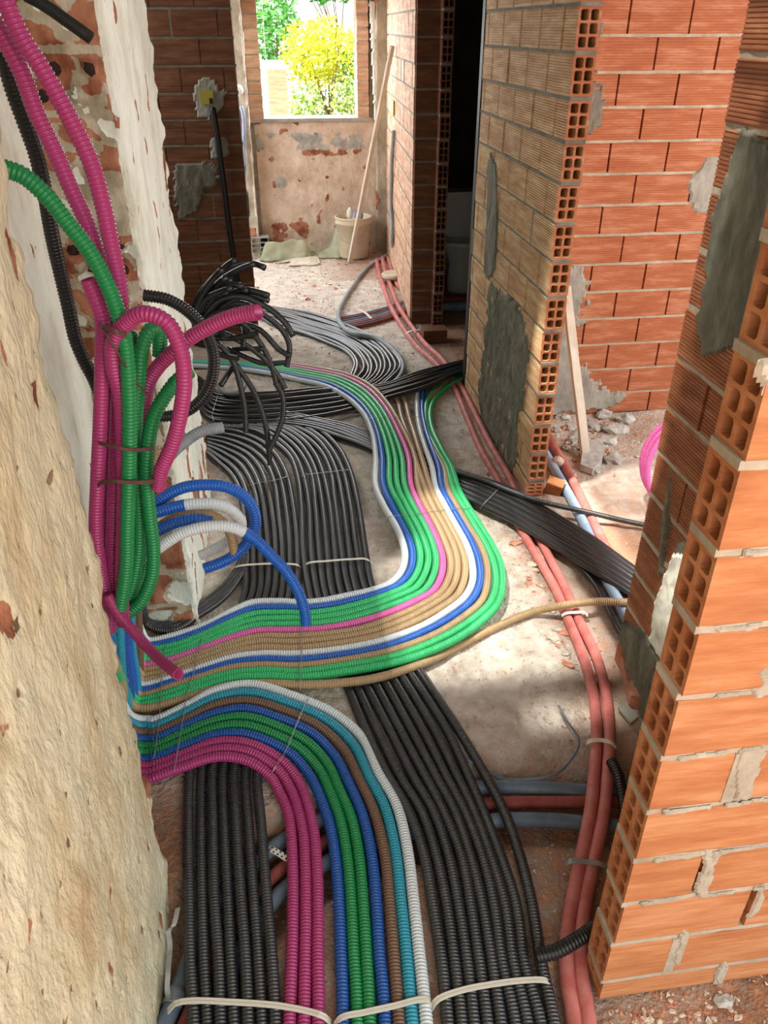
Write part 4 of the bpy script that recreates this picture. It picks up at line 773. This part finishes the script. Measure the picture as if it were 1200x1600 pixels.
band([(474,886,-.02),(482,880,-.002),(510,877,0),(550,874,0),(572,874,-.002),(580,880,-.02)], 0.010, 'white tie band around the second grey floor bundle')
band([(917,1162,-.01),(923,1158,.002),(940,1157,.002),(956,1162,.002),(962,1168,-.01)], 0.014, 'white cable tie around the two red pipes near the trench', 0.032, double=False)
band([(884,1350,-.01),(892,1346,.002),(915,1347,.002),(936,1350,.0),(950,1356,-.01)], 0.014, 'grey metal clip around the two red pipes beside the near wall', 0.036, mat='steel', double=False)
band([(878,962,-.01),(885,958,.002),(900,957,.002),(912,957,.002),(918,962,-.01)], 0.016, 'white tape around the two red pipes below the tan conduit', 0.028, double=False)
band([(634,522,-.01),(640,518,.004),(652,516,.004),(660,514,-.01)], 0.014, 'white cable tie around the pink pair before the dark jamb', 0.035, double=False)
band([(558,483,-.0),(565,486,.004),(572,490,.004),(580,498,-.0)], 0.02, 'white cable tie across the thin pipes crossing the far corridor', 0.024, double=False)
def twire(P, label): tube('tie_wire', [at(x, y, z) for x, y, z in P], 0.0014, 'wire', 0, 6, label=label, cat='wire')
twire([(568,662,.05),(573,655,.075),(600,652,.077),(640,651,.074),(662,652,.06)], 'thin tie wire across the coloured bundle just past the black crossing')
twire([(605,812,.04),(610,807,.067),(650,803,.067),(690,797,.067),(732,793,.067),(738,795,.04)], 'thin tie wire across the coloured bundle before the big bend')
twire([(388,762,.015),(393,757,.031),(430,750,.031),(450,744,.031),(455,744,.012)], 'thin tie wire across the grey bundle nearest the left pier')
twire([(466,748,.012),(471,743,.032),(510,738,.032),(545,734,.032),(549,736,.012)], 'thin tie wire across the second grey bundle')
twire([(473,935,.05),(474,942,.067),(472,990,.067),(470,1050,.067),(469,1075,.067),(470,1084,.03)], 'thin tie wire down across the coloured bundle in the middle')
twire([(318,974,.03),(314,1010,.052),(303,1050,.050),(292,1090,.048),(283,1140,.060),(272,1205,.055)], 'thin tie wire across both coloured bundles, right one near the chase')
twire([(262,985,.02),(256,1030,.04),(252,1070,.040),(250,1110,.040),(243,1167,.046),(240,1185,.045)], 'thin tie wire across both coloured bundles, nearest the chase')
twire([(484,1090,.04),(478,1098,.062),(462,1135,.058),(447,1172,.055),(428,1202,.050),(422,1212,.03)], 'thin tie wire across the lower coloured bundle at its bend')
twire([(785,757,.04),(780,762,.066),(768,775,.064),(755,788,.060),(750,795,.03)], 'thin tie wire around the black bundle in front of the block wall end')
twire([(345,600,.02),(338,625,.04),(332,650,.04),(335,662,.02)], 'thin tie wire around the black bundle beside the left pier')

# ---------------------------------------------------------------- other objects
def bar(name, a, b, w_, t_, mat, label, cat, parent=None, twist=0.0):
    a = Vector(a); b = Vector(b); d = (b-a).normalized(); s = d.cross(Vector((0, 0, 1)) if abs(d.z) < 0.95 else Vector((1, 0, 0))).normalized(); u_ = s.cross(d); V = []; n = 12
    for i in range(n+1):
        p = a.lerp(b, i/n); j = 0.0012
        for x, y in ((-1, -1), (1, -1), (1, 1), (-1, 1)):
            V.append(p + s*(x*w_/2 + random.uniform(-j, j)) + u_*(y*t_/2 + random.uniform(-j, j)))
    Fc = [(4*i+q, 4*i+(q+1) % 4, 4*i+4+(q+1) % 4, 4*i+4+q) for i in range(n) for q in range(4)] + [(3, 2, 1, 0), (4*n, 4*n+1, 4*n+2, 4*n+3)]
    return setp(mesh_obj(name, V, Fc, mat, parent, False, origin=None if parent else a), label, cat)
bar('plank', at(915, 716, 0.0)+Vector((0, 0, 0.004)), W(*onv(884, 448, 3.66)), 0.042, 0.024, 'wood_pale', 'pale narrow plank leaning upright behind the end of the block wall', 'plank')
bar('pole', at(546, 409, 0.004), W(*onr3(613, 72, .03)), 0.034, 0.022, 'wood_pale', 'long white pole leaning against the far corridor wall in front of the bucket', 'pole')
# crowbar-like dark stick at the top left
hang([(40,-8,1.7),(70,8,1.7),(98,28,1.7),(122,45,1.7),(143,60,1.7)], 1.7, 0.011, 'dark_metal', 'dark stub of old pipe sticking out of the wall at top left', name='pipe_stub', ridge=0)
# bucket
def lathe(name, prof, loc, mat, parent=None, sides=28, smooth=True):
    V = []; 
    for r_, z_ in prof:
        for i in range(sides): a = 2*math.pi*i/sides; V.append(Vector(loc)+Vector((r_*math.cos(a), r_*math.sin(a), z_)))
    Fc = [(k*sides+i, k*sides+(i+1) % sides, (k+1)*sides+(i+1) % sides, (k+1)*sides+i) for k in range(len(prof)-1) for i in range(sides)]
    return mesh_obj(name, V, Fc, mat, parent, smooth)
bl = at(553, 401, 0.0); bk = setp(empty('bucket', bl), 'cream plastic bucket with tools, in front of the far wall below the window', 'bucket')
lathe('bucket_body', [(0.001, 0.005), (0.128, 0.005), (0.133, 0.02), (0.158, 0.30), (0.166, 0.302), (0.168, 0.318), (0.160, 0.32), (0.163, 0.345), (0.168, 0.348), (0.168, 0.358), (0.156, 0.358), (0.128, 0.04), (0.001, 0.03)], bl, 'bucket', bk)
tube('handle', [bl + Vector((-0.165, -0.02, 0.33)), bl + Vector((-0.14, -0.13, 0.24)), bl + Vector((-0.06, -0.175, 0.17)), bl + Vector((0.05, -0.175, 0.20)), bl + Vector((0.165, -0.03, 0.33))], 0.003, 'wire', 0, 6, parent=bk)
def lump(name, loc, r, mat, label=None, cat=None, group=None, sc=(1, 1, 1), seed=0, sub=2, rough=0.35, flat=None, kind=None):
    import bmesh
    bm = bmesh.new(); bmesh.ops.create_icosphere(bm, subdivisions=sub, radius=1.0)
    q = random.Random(seed); off = Vector((seed*1.37, seed*0.77, 0))
    rot = q.uniform(0, 6.28)
    for v in bm.verts:
        f = 1 + rough*noise.noise(v.co*1.4+off) + rough*0.5*noise.noise(v.co*3.1+off)
        c = v.co*f
        x, y = c.x*sc[0], c.y*sc[1]; v.co = Vector((x*math.cos(rot)-y*math.sin(rot), x*math.sin(rot)+y*math.cos(rot), c.z*sc[2]))*r
    me = bpy.data.meshes.new(name); bm.to_mesh(me); bm.free(); me.materials.append(M[mat]); o = bpy.data.objects.new(name, me); COL.objects.link(o); o.location = loc
    return setp(o, label, cat, group, kind)
lump('bottle', bl + Vector((-0.03, -0.02, 0.385)), 0.035, 'ceramic', 'white container poking out of the bucket', 'container', sc=(0.8, 0.8, 1.5), seed=3, rough=0.15)
lump('glove', bl + Vector((0.05, -0.03, 0.37)), 0.045, 'bag_blue', 'dark blue cloth stuffed in the bucket', 'cloth', sc=(0.9, 0.8, 1.2), seed=5)
# folded tarp
def cloth(name, poly, mat, label, cat, zf, cell=0.02, loc=None):
    uv = [fl(x, y) for x, y in poly]; xs = [p[0] for p in uv]; ys = [p[1] for p in uv]; V = []; idx = {}; cells = []
    nx = int((max(xs)-min(xs))/cell)+2; ny = int((max(ys)-min(ys))/cell)+2; x0, y0 = min(xs), min(ys); ny = min(ny, int((7.53-y0)/cell))
    for i in range(nx):
        for k in range(ny):
            x, y = x0+i*cell, y0+k*cell; j = 0.05*noise.noise(Vector((x*6, y*6, 1)))
            if inside(x+j, y+j, uv): cells.append((i, k))
    cs = set(cells)
    def vid(i, k, top):
        key = (i, k, top)
        if key not in idx:
            e = any((i-a, k-b) not in cs for a in (0, 1) for b in (0, 1)); x = x0+(i-.5)*cell; y = y0+(k-.5)*cell
            if top and not e: td = min(1.0, pathdist(uv+uv[:1], x, y)/0.10)
            z = (0.008 if e else 0.01+zf(x, y)*td**0.6) if top else 0.002
            idx[key] = len(V); V.append(W(x, y, z))
        return idx[key]
    Fc = []
    for i, k in cells:
        Fc.append((vid(i, k, 1), vid(i+1, k, 1), vid(i+1, k+1, 1), vid(i, k+1, 1))); Fc.append((vid(i, k+1, 0), vid(i+1, k+1, 0), vid(i+1, k, 0), vid(i, k, 0)))
        for a, b, c, d_, q in ((i, k-1, 0, 0, 0), (i, k+1, 0, 1, 0), (i-1, k, 0, 0, 1), (i+1, k, 1, 0, 1)):
            if (a, b) not in cs:
                p, r_ = ((i, k), (i+1, k)) if (q == 0 and d_ == 0) else ((i, k+1), (i+1, k+1)) if q == 0 else ((i, k), (i, k+1)) if c == 0 else ((i+1, k), (i+1, k+1))
                Fc.append((vid(*p, 1), vid(*r_, 1), vid(*r_, 0), vid(*p, 0)))
    return setp(mesh_obj(name, V, Fc, mat, None, True, origin=V[0]), label, cat)
def tz(x, y):
    r = abs(noise.noise(Vector((x*3.2+2, y*3.0, 4)))); q = abs(noise.noise(Vector((x*7+y*4, y*5, 9))))
    return 0.02 + 0.42*max(0, 0.5-r*1.6)*max(0.25, min(1, (y-6.9)/0.5)) + 0.10*q
cloth('tarp', [(408,408),(415,385),(432,368),(455,358),(480,362),(515,366),(540,385),(546,398),(528,405),(500,403),(480,406),(440,408)], 'tarp', 'crumpled grey-green tarp lying below the far window, left of the bucket', 'tarp', tz)
cloth('board', [(428,412),(500,396),(503,402),(494,416),(455,415),(450,411)], 'wood_pale', 'flat pale sheet lying in front of the crumpled tarp', 'sheet', lambda x, y: 0.018+0.004*noise.noise(Vector((x*5, y*5, 3))))
# lone brick in front of the dark jamb
mb = MB(); c = fl(680, 536); grooved(mb, (c[0]-0.08, c[1]), (1, 0), (0, 1), 0.16, 0.12, 0.0, 0.085, 0)
setp(mb.build('brick', ['brick_brown'], origin=W(c[0], c[1], 0)), 'single brown brick lying in front of the dark block wall end', 'brick')
# broken block by the wall end
mb = MB(); c = fl(858, 765); grooved(mb, (c[0]-0.02, c[1]-0.03), (1, 0), (0, 1), 0.075, 0.05, 0.0, 0.075, 0)
b = mb.build('brick_fragment', ['brick_orange'], origin=W(c[0], c[1], 0)); b.rotation_euler = (0.3, 0.25, -0.5); setp(b, 'broken orange block piece between the wall end and the pale blue pipe', 'brick')
# porcelain cap on the pink pipes
o = lathe('end_cap', [(0.001, 0.0), (0.085, 0.0), (0.095, 0.012), (0.095, 0.032), (0.085, 0.042), (0.07, 0.036), (0.001, 0.034)], (0, 0, 0), 'bucket'); o.location = at(614, 434, 0.03)
setp(o, 'round cream plastic cap lying on the pink pipes by the far brick wall', 'cap')
lump('tape_lump', at(872, 722, 0.035), 0.030, 'rubble_cream', 'lump of pale mortar stuck on the coral red pipe', 'mortar lump', seed=8)
# galvanised strip at the foot of the near wall
def strip3(name, pts, w_, mat, label, cat):
    C, d = spline(pts); n = 26; X = interp(C, d, np.linspace(0, d[-1], n)); V = []
    for i, p in enumerate(X):
        s = Vector((math.cos(0.4), 0.2, 0.1)).normalized(); p = Vector(p); V += [p-s*w_/2, p+s*w_/2, p+s*w_/2+Vector((0, -.0015, .0015)), p-s*w_/2+Vector((0, -.0015, .0015))]
    Fc = [(4*i+q, 4*i+(q+1) % 4, 4*i+4+(q+1) % 4, 4*i+4+q) for i in range(n-1) for q in range(4)]
    return setp(mesh_obj(name, V, Fc, mat, None, False, origin=V[0]), label, cat)
strip3('metal_strip', [at(x, y, z) for x, y, z in ((266,1562,.01),(262,1550,.03),(263,1518,.06),(266,1478,.08),(264,1453,.10),(271,1447,.11),(275,1434,.12),(278,1418,.13))], 0.011, 'steel', 'bent galvanised metal strip standing beside the near plaster wall', 'metal strip')
tube('pipe_sleeve', [at(268, 1572, -.03), at(279, 1548, -0.03)], 0.0225, 'light grey', 0, 14, label='pale sleeve on the slate blue pipe by the left wall foot', cat='sleeve')
# perforated tape over the trench pipes
o = band([(416,1322,-.02),(425,1328,0),(436,1334,0),(447,1341,0),(458,1346,-.01)], 0.016, 'white perforated metal tape over the trench pipes between black and magenta conduits', 0.006, 'perforated_tape', 'ceramic', False)
o['category'] = 'tape'
k_ = 0
mbh = MB()
for t_ in range(6):
    x = 420+t_*6.5; y = 1325+t_*3.4
    for dd in (-4, 3):
        p = at(x+dd*0.3, y+dd, 0.0095); mbh.add([p+Vector((0.0028*math.cos(q*0.785), 0.0028*math.sin(q*0.785), 0.0)) for q in range(8)], [tuple(range(8))])
h_ = mbh.build('perforation', ['hole_shade'], o)
# blue chip
mb = MB(); c = fl(346, 893); mb.box(c[0]-.02, c[0]+.02, c[1]-.015, c[1]+.015, 0.02, 0.023, 0, 0.004); setp(mb.build('label_scrap', ['paper_blue'], origin=W(*c, .02)), 'small blue scrap of card on the floor beside the pale pier', 'scrap')
# wall fittings on the dark far-left wall
mb = MB(); a = onv(324, 152, 5.24); mb.box(a[0]-.040, a[0]+.036, 5.225, 5.245, a[2]-.036, a[2]+.036); bx = mb.build('switch_box', ['yellow'], origin=W(a[0], 5.24, a[2])); setp(bx, 'yellow electrical box set in grey mortar on the dark brick wall', 'electrical box')
mb = MB(); mb.box(a[0]+.010, a[0]+.030, 5.221, 5.2245, a[2]-.032, a[2]-.004); mb.build('box_opening', ['hole_shade'], bx)
tube('conduit', [W(*onv(x, y, 5.225)) for x, y in ((332,168),(336,190),(340,215),(345,255),(350,290),(356,340),(364,395),(371,450),(376,500))], 0.018, 'black', 0, 10, label='black conduit running down the dark brick wall from the yellow box', cat='conduit')
lump('lamp_socket', W(*onv(372, 141, 7.40)), 0.045, 'ceramic', 'white round lamp socket on the grey pier left of the window', 'lamp socket', seed=2, rough=0.05)
tube('cable', [W(*onv(x, y, 7.42)) for x, y in ((376,165),(380,180),(381,205),(380,230),(382,262),(381,285))], 0.016, 'pale blue', 0, 8, label='blue cable hanging on the grey pier beyond the dark brick wall', cat='cable')
tube('cable', [W(*onv(x, y, 7.43)) for x, y in ((373,172),(376,190),(377,215),(376,232))], 0.012, 'red', 0, 8, label='red cable beside the blue one on the grey pier', cat='cable')
mb = MB(); a = onr3(615, 168, 0.006); mb.box(a[0]-.012, a[0]+.012, a[1]-.06, a[1]+.06, a[2]-.05, a[2]+.05); setp(mb.build('switch_box', ['yellow'], origin=W(0.96, a[1], a[2])), 'yellow electrical box on the far right corridor wall behind the pole', 'electrical box')
# dark room contents
sk = setp(empty('toilet', W(1.62, 6.2, 0.0)), 'white toilet half seen in the dark room behind the block wall', 'toilet')
c = onv(722, 372, 6.2); sk.location = W(c[0], 6.2, 0.0)
lathe('bowl', [(0.10, 0.0), (0.11, 0.1), (0.10, 0.22), (0.17, 0.36), (0.19, 0.40), (0.15, 0.40), (0.10, 0.30)], sk.location, 'ceramic', sk)
mb = MB(); mb.box(c[0]-0.17, c[0]+0.19, 6.32, 6.50, 0.38, 0.72, 0, 0.004); mb.build('tank', ['ceramic'], sk)
c = fl(722, 425); lump('gravel_heap', W(c[0]+0.05, c[1], 0.02), 0.42, 'rubble_cream', 'pale sack-like heap of gravel in the dark room behind the doorway', 'gravel heap', sc=(1.0, 0.8, 0.36), seed=12, sub=5, rough=0.25)
pipe2('pipe', [(690,480,.0),(720,479,.0),(760,478,.0)], 0.035, 'slate blue', 'dark blue pipe crossing the dark room floor beyond the doorway')
pipe2('pipe', [(690,470,.0),(720,469,.0),(760,468,.0)], 0.03, 'dark red', 'dark red pipe crossing the dark room floor beyond the doorway')
# magenta coil behind the return wall
cc = Vector(at(1085, 745, 0.17)); R_ = 0.22
tube('conduit_coil', [cc + Vector((R_*math.cos(a)*0.9, R_*math.sin(a)*0.35+0.006*a, R_*math.sin(a)*0.85 - (0.0 if math.sin(a) > 0 else 0.0))) + Vector((0, 0, 0.02)) for a in np.linspace(0, 6*math.pi, 64)], 0.014, 'pink', 0.0012, 12, label='coil of pink ribbed conduit peeping out behind the return wall', cat='conduit')

# concrete slab pieces at the foot of the return wall
def chunk(name, poly, z0, z1, mat, label, cat, lean=(0, 0)):
    n = len(poly); V = [W(*fl(x, y, z0), z0) for x, y in poly]; V += [p + Vector((lean[0], lean[1], z1-z0)) + Vector((random.uniform(-.003, .003), random.uniform(-.003, .003), random.uniform(-.004, .004))) for p in V]
    Fc = [tuple(range(n))[::-1], tuple(range(n, 2*n))] + [(i, (i+1) % n, n+(i+1) % n, n+i) for i in range(n)]
    return setp(mesh_obj(name, V, Fc, mat, None, False, origin=V[0]), label, cat)
chunk('concrete_slab', [(975,1010),(1000,1000),(1032,1060),(1005,1078),(992,1052)], 0.0, 0.09, 'cement', 'grey concrete lump at the foot of the return wall, upper piece', 'concrete', (0.03, 0.0))
chunk('concrete_slab', [(1006,1080),(1034,1064),(1050,1120),(1020,1150)], 0.0, 0.085, 'cement', 'grey concrete lump at the foot of the return wall, lower piece', 'concrete', (0.03, 0.0))
chunk('brick_fragment', [(962,1020),(974,1012),(1003,1085),(1000,1110),(982,1105)], 0.0, 0.055, 'rubble_red', 'pinkish broken block leaning against the concrete lumps', 'brick')
chunk('tile_shard', [(965,1108),(972,1100),(998,1122),(985,1134)], 0.0, 0.012, 'cement', 'grey flat shard on the floor right of the red pipes', 'shard')

# ---------------------------------------------------------------- rubble
def rub(px, py, r, mat, seed, sc=None, zf=0.35):
    q = random.Random(seed); sc = sc or (q.uniform(.8, 1.3), q.uniform(.6, 1.0), q.uniform(.35, .6)); u, v = fl(px, py)
    kind = {'rubble_grey': 'grey', 'rubble_red': 'reddish', 'rubble_cream': 'pale'}[mat]
    place = 'behind the block wall end by the plank' if px > 840 and py < 760 else 'on the floor around the red pipes' if py > 760 else 'on the dusty far corridor floor'
    lump('rubble_chunk', W(u, v, ground(u, v)+r*sc[2]*zf), r, mat, 'small %s chunk of rubble %s' % (kind, place), 'rubble', '%s rubble %s' % (kind, place), sc, seed, 2, 0.75)
q = random.Random(5); sd_ = 100
for (x, y, r) in ((975,657,.055),(945,650,.05),(928,668,.05),(960,672,.055),(948,690,.045),(915,690,.035),(935,700,.04),(905,700,.03),(958,720,.05),(930,737,.03),(945,690,.03),(890,668,.03),(880,652,.035),(870,672,.03),(893,690,.04),(902,680,.03),(897,705,.03),(884,700,.03),(912,712,.03)):
    rub(x, y, r, 'rubble_grey', sd_); sd_ += 1
chunk('cement_slab', [(905,735),(912,700),(938,690),(944,705),(940,725),(925,742)], 0.0, 0.03, 'rubble_grey', 'flat grey cement slab by the foot of the leaning plank', 'concrete')
for _ in range(46):
    x, y = q.uniform(855, 1000), q.uniform(650, 720)
    rub(x, y, q.uniform(.008, .02), q.choice(['rubble_grey', 'rubble_cream', 'rubble_red']), sd_); sd_ += 1
for _ in range(60):
    t = q.random(); x = 820+110*t+q.uniform(-28, 22); y = 830+240*t+q.uniform(-12, 12)
    rub(x, y, q.uniform(.006, .021), q.choice(['rubble_grey', 'rubble_cream', 'rubble_red']), sd_); sd_ += 1
for _ in range(60):
    x = q.uniform(940, 1090); y = q.uniform(1575, 1600) if x < 1000 else q.uniform(1548, 1600)
    rub(x+q.uniform(0, 100), y, q.uniform(.0025, .0075), q.choice(['rubble_cream', 'rubble_red']), sd_); sd_ += 1
rub(1132, 1563, .020, 'rubble_grey', sd_+1); rub(1155, 1588, .010, 'rubble_cream', sd_+2); rub(1010, 1592, .009, 'rubble_cream', sd_+3)
for _ in range(40):
    x, y = q.uniform(400, 610), q.uniform(405, 475)
    rub(x, y, q.uniform(.008, .022), q.choice(['rubble_cream', 'rubble_red', 'rubble_red']), sd_); sd_ += 1
for _ in range(30):
    x, y = q.uniform(500, 600), q.uniform(378, 405)
    rub(x, y, q.uniform(.012, .03), 'rubble_red', sd_); sd_ += 1
for _ in range(26):
    x, y = q.uniform(225, 300), q.uniform(925, 980)
    u, v = fl(x, y)
    rub(x, y, q.uniform(.012, .03), q.choice(['rubble_cream', 'rubble_cream', 'rubble_grey']), sd_); sd_ += 1
# fine grit: one object of stuff
mb = MB(); q = random.Random(9)
for _ in range(11000):
    u = q.uniform(-0.34, 2.0); v = q.uniform(0.75, 7.4)
    if v > 3.7 and u > 0.94: u = q.uniform(-0.1, 0.94)
    if q.random() < 0.5: u = q.uniform(0.45, 1.03); v = q.uniform(0.7, 3.2)
    z = ground(u, v); s = (0.0012 + 0.0065*q.random()**2.5)*(1 + (v > 3)*0.8)
    p = W(u, v, z + s*0.3); V = [p + Vector((q.uniform(-s, s), q.uniform(-s, s), q.uniform(-.2*s, s))) for _ in range(4)]
    mb.add(V, [(0, 1, 2), (0, 2, 3), (0, 3, 1), (1, 3, 2)], q.choice([0, 1, 2, 2]))
g = mb.build('grit', ['rubble_grey', 'rubble_red', 'rubble_cream']); setp(g, 'fine grit and brick crumbs scattered over the whole floor', 'grit', kind='stuff')

# ---------------------------------------------------------------- outside the window
mb = MB(); mb.box(-12, 14, 7.9, 40, -0.3, -0.2); setp(mb.build('ground_outside', ['floor'] if False else ['rubble_cream']), kind='structure')
mb = MB(); a = onv(417, 108, 10.5); b = onv(452, 190, 10.5); mb.box(a[0], b[0], 10.5, 10.9, -0.2, a[2]); setp(mb.build('garden_pillar', ['brick_pink'], origin=W(a[0], 10.5, -0.2)), 'pinkish brick garden pillar seen low left through the window', 'pillar')
mb = MB(); a = onv(380, 95, 12); b = onv(470, 190, 12); mb.box(a[0]-1.0, b[0], 12, 12.2, -0.2, a[2]); setp(mb.build('garden_wall', ['white_plaster'], origin=W(a[0], 12, -0.2)), 'sunlit white garden wall behind the pillar outside the window', 'wall')
def tree(name, label, cat, base, trunk_h, cen, rad, nleaf, mat, seed, ls=0.05, trunk_r=0.03):
    q = random.Random(seed); rt = setp(empty(name, W(*base)), label, cat)
    B_ = W(*base); C_ = W(*cen)
    mbt = MB()
    def limb(p, e, r0, r1):
        n = 6; d = (e-p).normalized(); s = d.orthogonal().normalized(); t = d.cross(s); V = []
        for P_, r_ in ((p, r0), (e, r1)):
            for i in range(n): a = 2*math.pi*i/n; V.append(P_ + (s*math.cos(a)+t*math.sin(a))*r_)
        mbt.add(V, [(i, (i+1) % n, n+(i+1) % n, n+i) for i in range(n)])
    fork = B_.lerp(C_, 0.6); limb(B_, fork, trunk_r, trunk_r*0.7)
    for _ in range(9):
        e = C_ + Vector((q.uniform(-1, 1)*rad[0]*0.8, q.uniform(-1, 1)*rad[1]*0.8, q.uniform(-0.3, 0.8)*rad[2])); limb(fork, e, trunk_r*0.5, trunk_r*0.15)
    mbt.build('trunk', ['bark'], rt)
    mbl = MB()
    for _ in range(nleaf):
        while True:
            x, y, z = q.uniform(-1, 1), q.uniform(-1, 1), q.uniform(-1, 1)
            l = math.sqrt(x*x+y*y+z*z)
            if l < 1 and l > 0.35*q.random(): break
        f = 1 + 0.35*noise.noise(Vector((x*2+seed, y*2, z*2))); p = C_ + Vector((x*rad[0]*f, y*rad[1]*f, z*rad[2]*f))
        d = Vector((q.gauss(0, 1), q.gauss(0, 1), q.gauss(0, 0.7))).normalized(); s = d.orthogonal().normalized()*ls*0.28; L2 = d*ls*q.uniform(0.7, 1.3)
        mbl.add([p, p+L2*0.5+s, p+L2, p+L2*0.5-s], [(0, 1, 2, 3)])
    mbl.build('foliage', [mat], rt); return rt
a = onv(505, 84, 10.8); tb = onv(526, 180, 10.8)
tree('small_tree', 'lime-yellow leafy small tree in the middle of the window view', 'tree', (tb[0], 10.8, -0.2), 1.2, (a[0], 10.8, a[2]), (0.50, 0.5, 0.36), 2400, 'leaf_lime', 1, 0.062)
a = onv(425, 35, 13); tree('tree', 'darker green tree at the upper left of the window view', 'tree', (a[0], 13, -0.2), 1.2, (a[0], 13, a[2]), (0.42, 0.6, 0.80), 900, 'leaf_green', 2, 0.11)
a = onv(530, 5, 16); tree('tree', 'green branches at the top of the window above the lime tree', 'tree', (a[0]+0.3, 16, -0.2), 2, (a[0]-0.2, 16, a[2]+0.35), (0.6, 0.6, 0.35), 900, 'leaf_green', 3, 0.12)
for k, (x, y, mt, nl) in enumerate(((478, 165, 'leaf_mid', 700), (540, 160, 'leaf_mid', 900), (552, 120, 'leaf_green', 500), (500, 172, 'leaf_green', 500))):
    a = onv(x, y, 9.9+0.4*k); tree('shrub', ['yellow-green shrub low beside the white garden wall', 'leafy shrub low at the right side of the window view', 'dark green shrub at the right window edge, behind the leafy one', 'small dark shrub under the lime tree trunk'][k], 'shrub', (a[0], 9.9+0.4*k, -0.2), 0.5, (a[0], 9.9+0.4*k, a[2]), (0.20, 0.25, 0.28), nl//2, mt, 20+k, 0.06, 0.012)
mb = MB()
for i in range(9): mb.box(-0.9+i*0.12, -0.895+i*0.12, 12.5, 12.505, 0, 2.6)
for i in range(14): mb.box(-0.9, 0.1, 12.5, 12.505, 0.2+i*0.17, 0.206+i*0.17)
setp(mb.build('wire_fence', ['ceramic'], origin=W(-0.9, 12.5, 0)), 'pale wire mesh fence in front of the darker tree outside', 'fence')
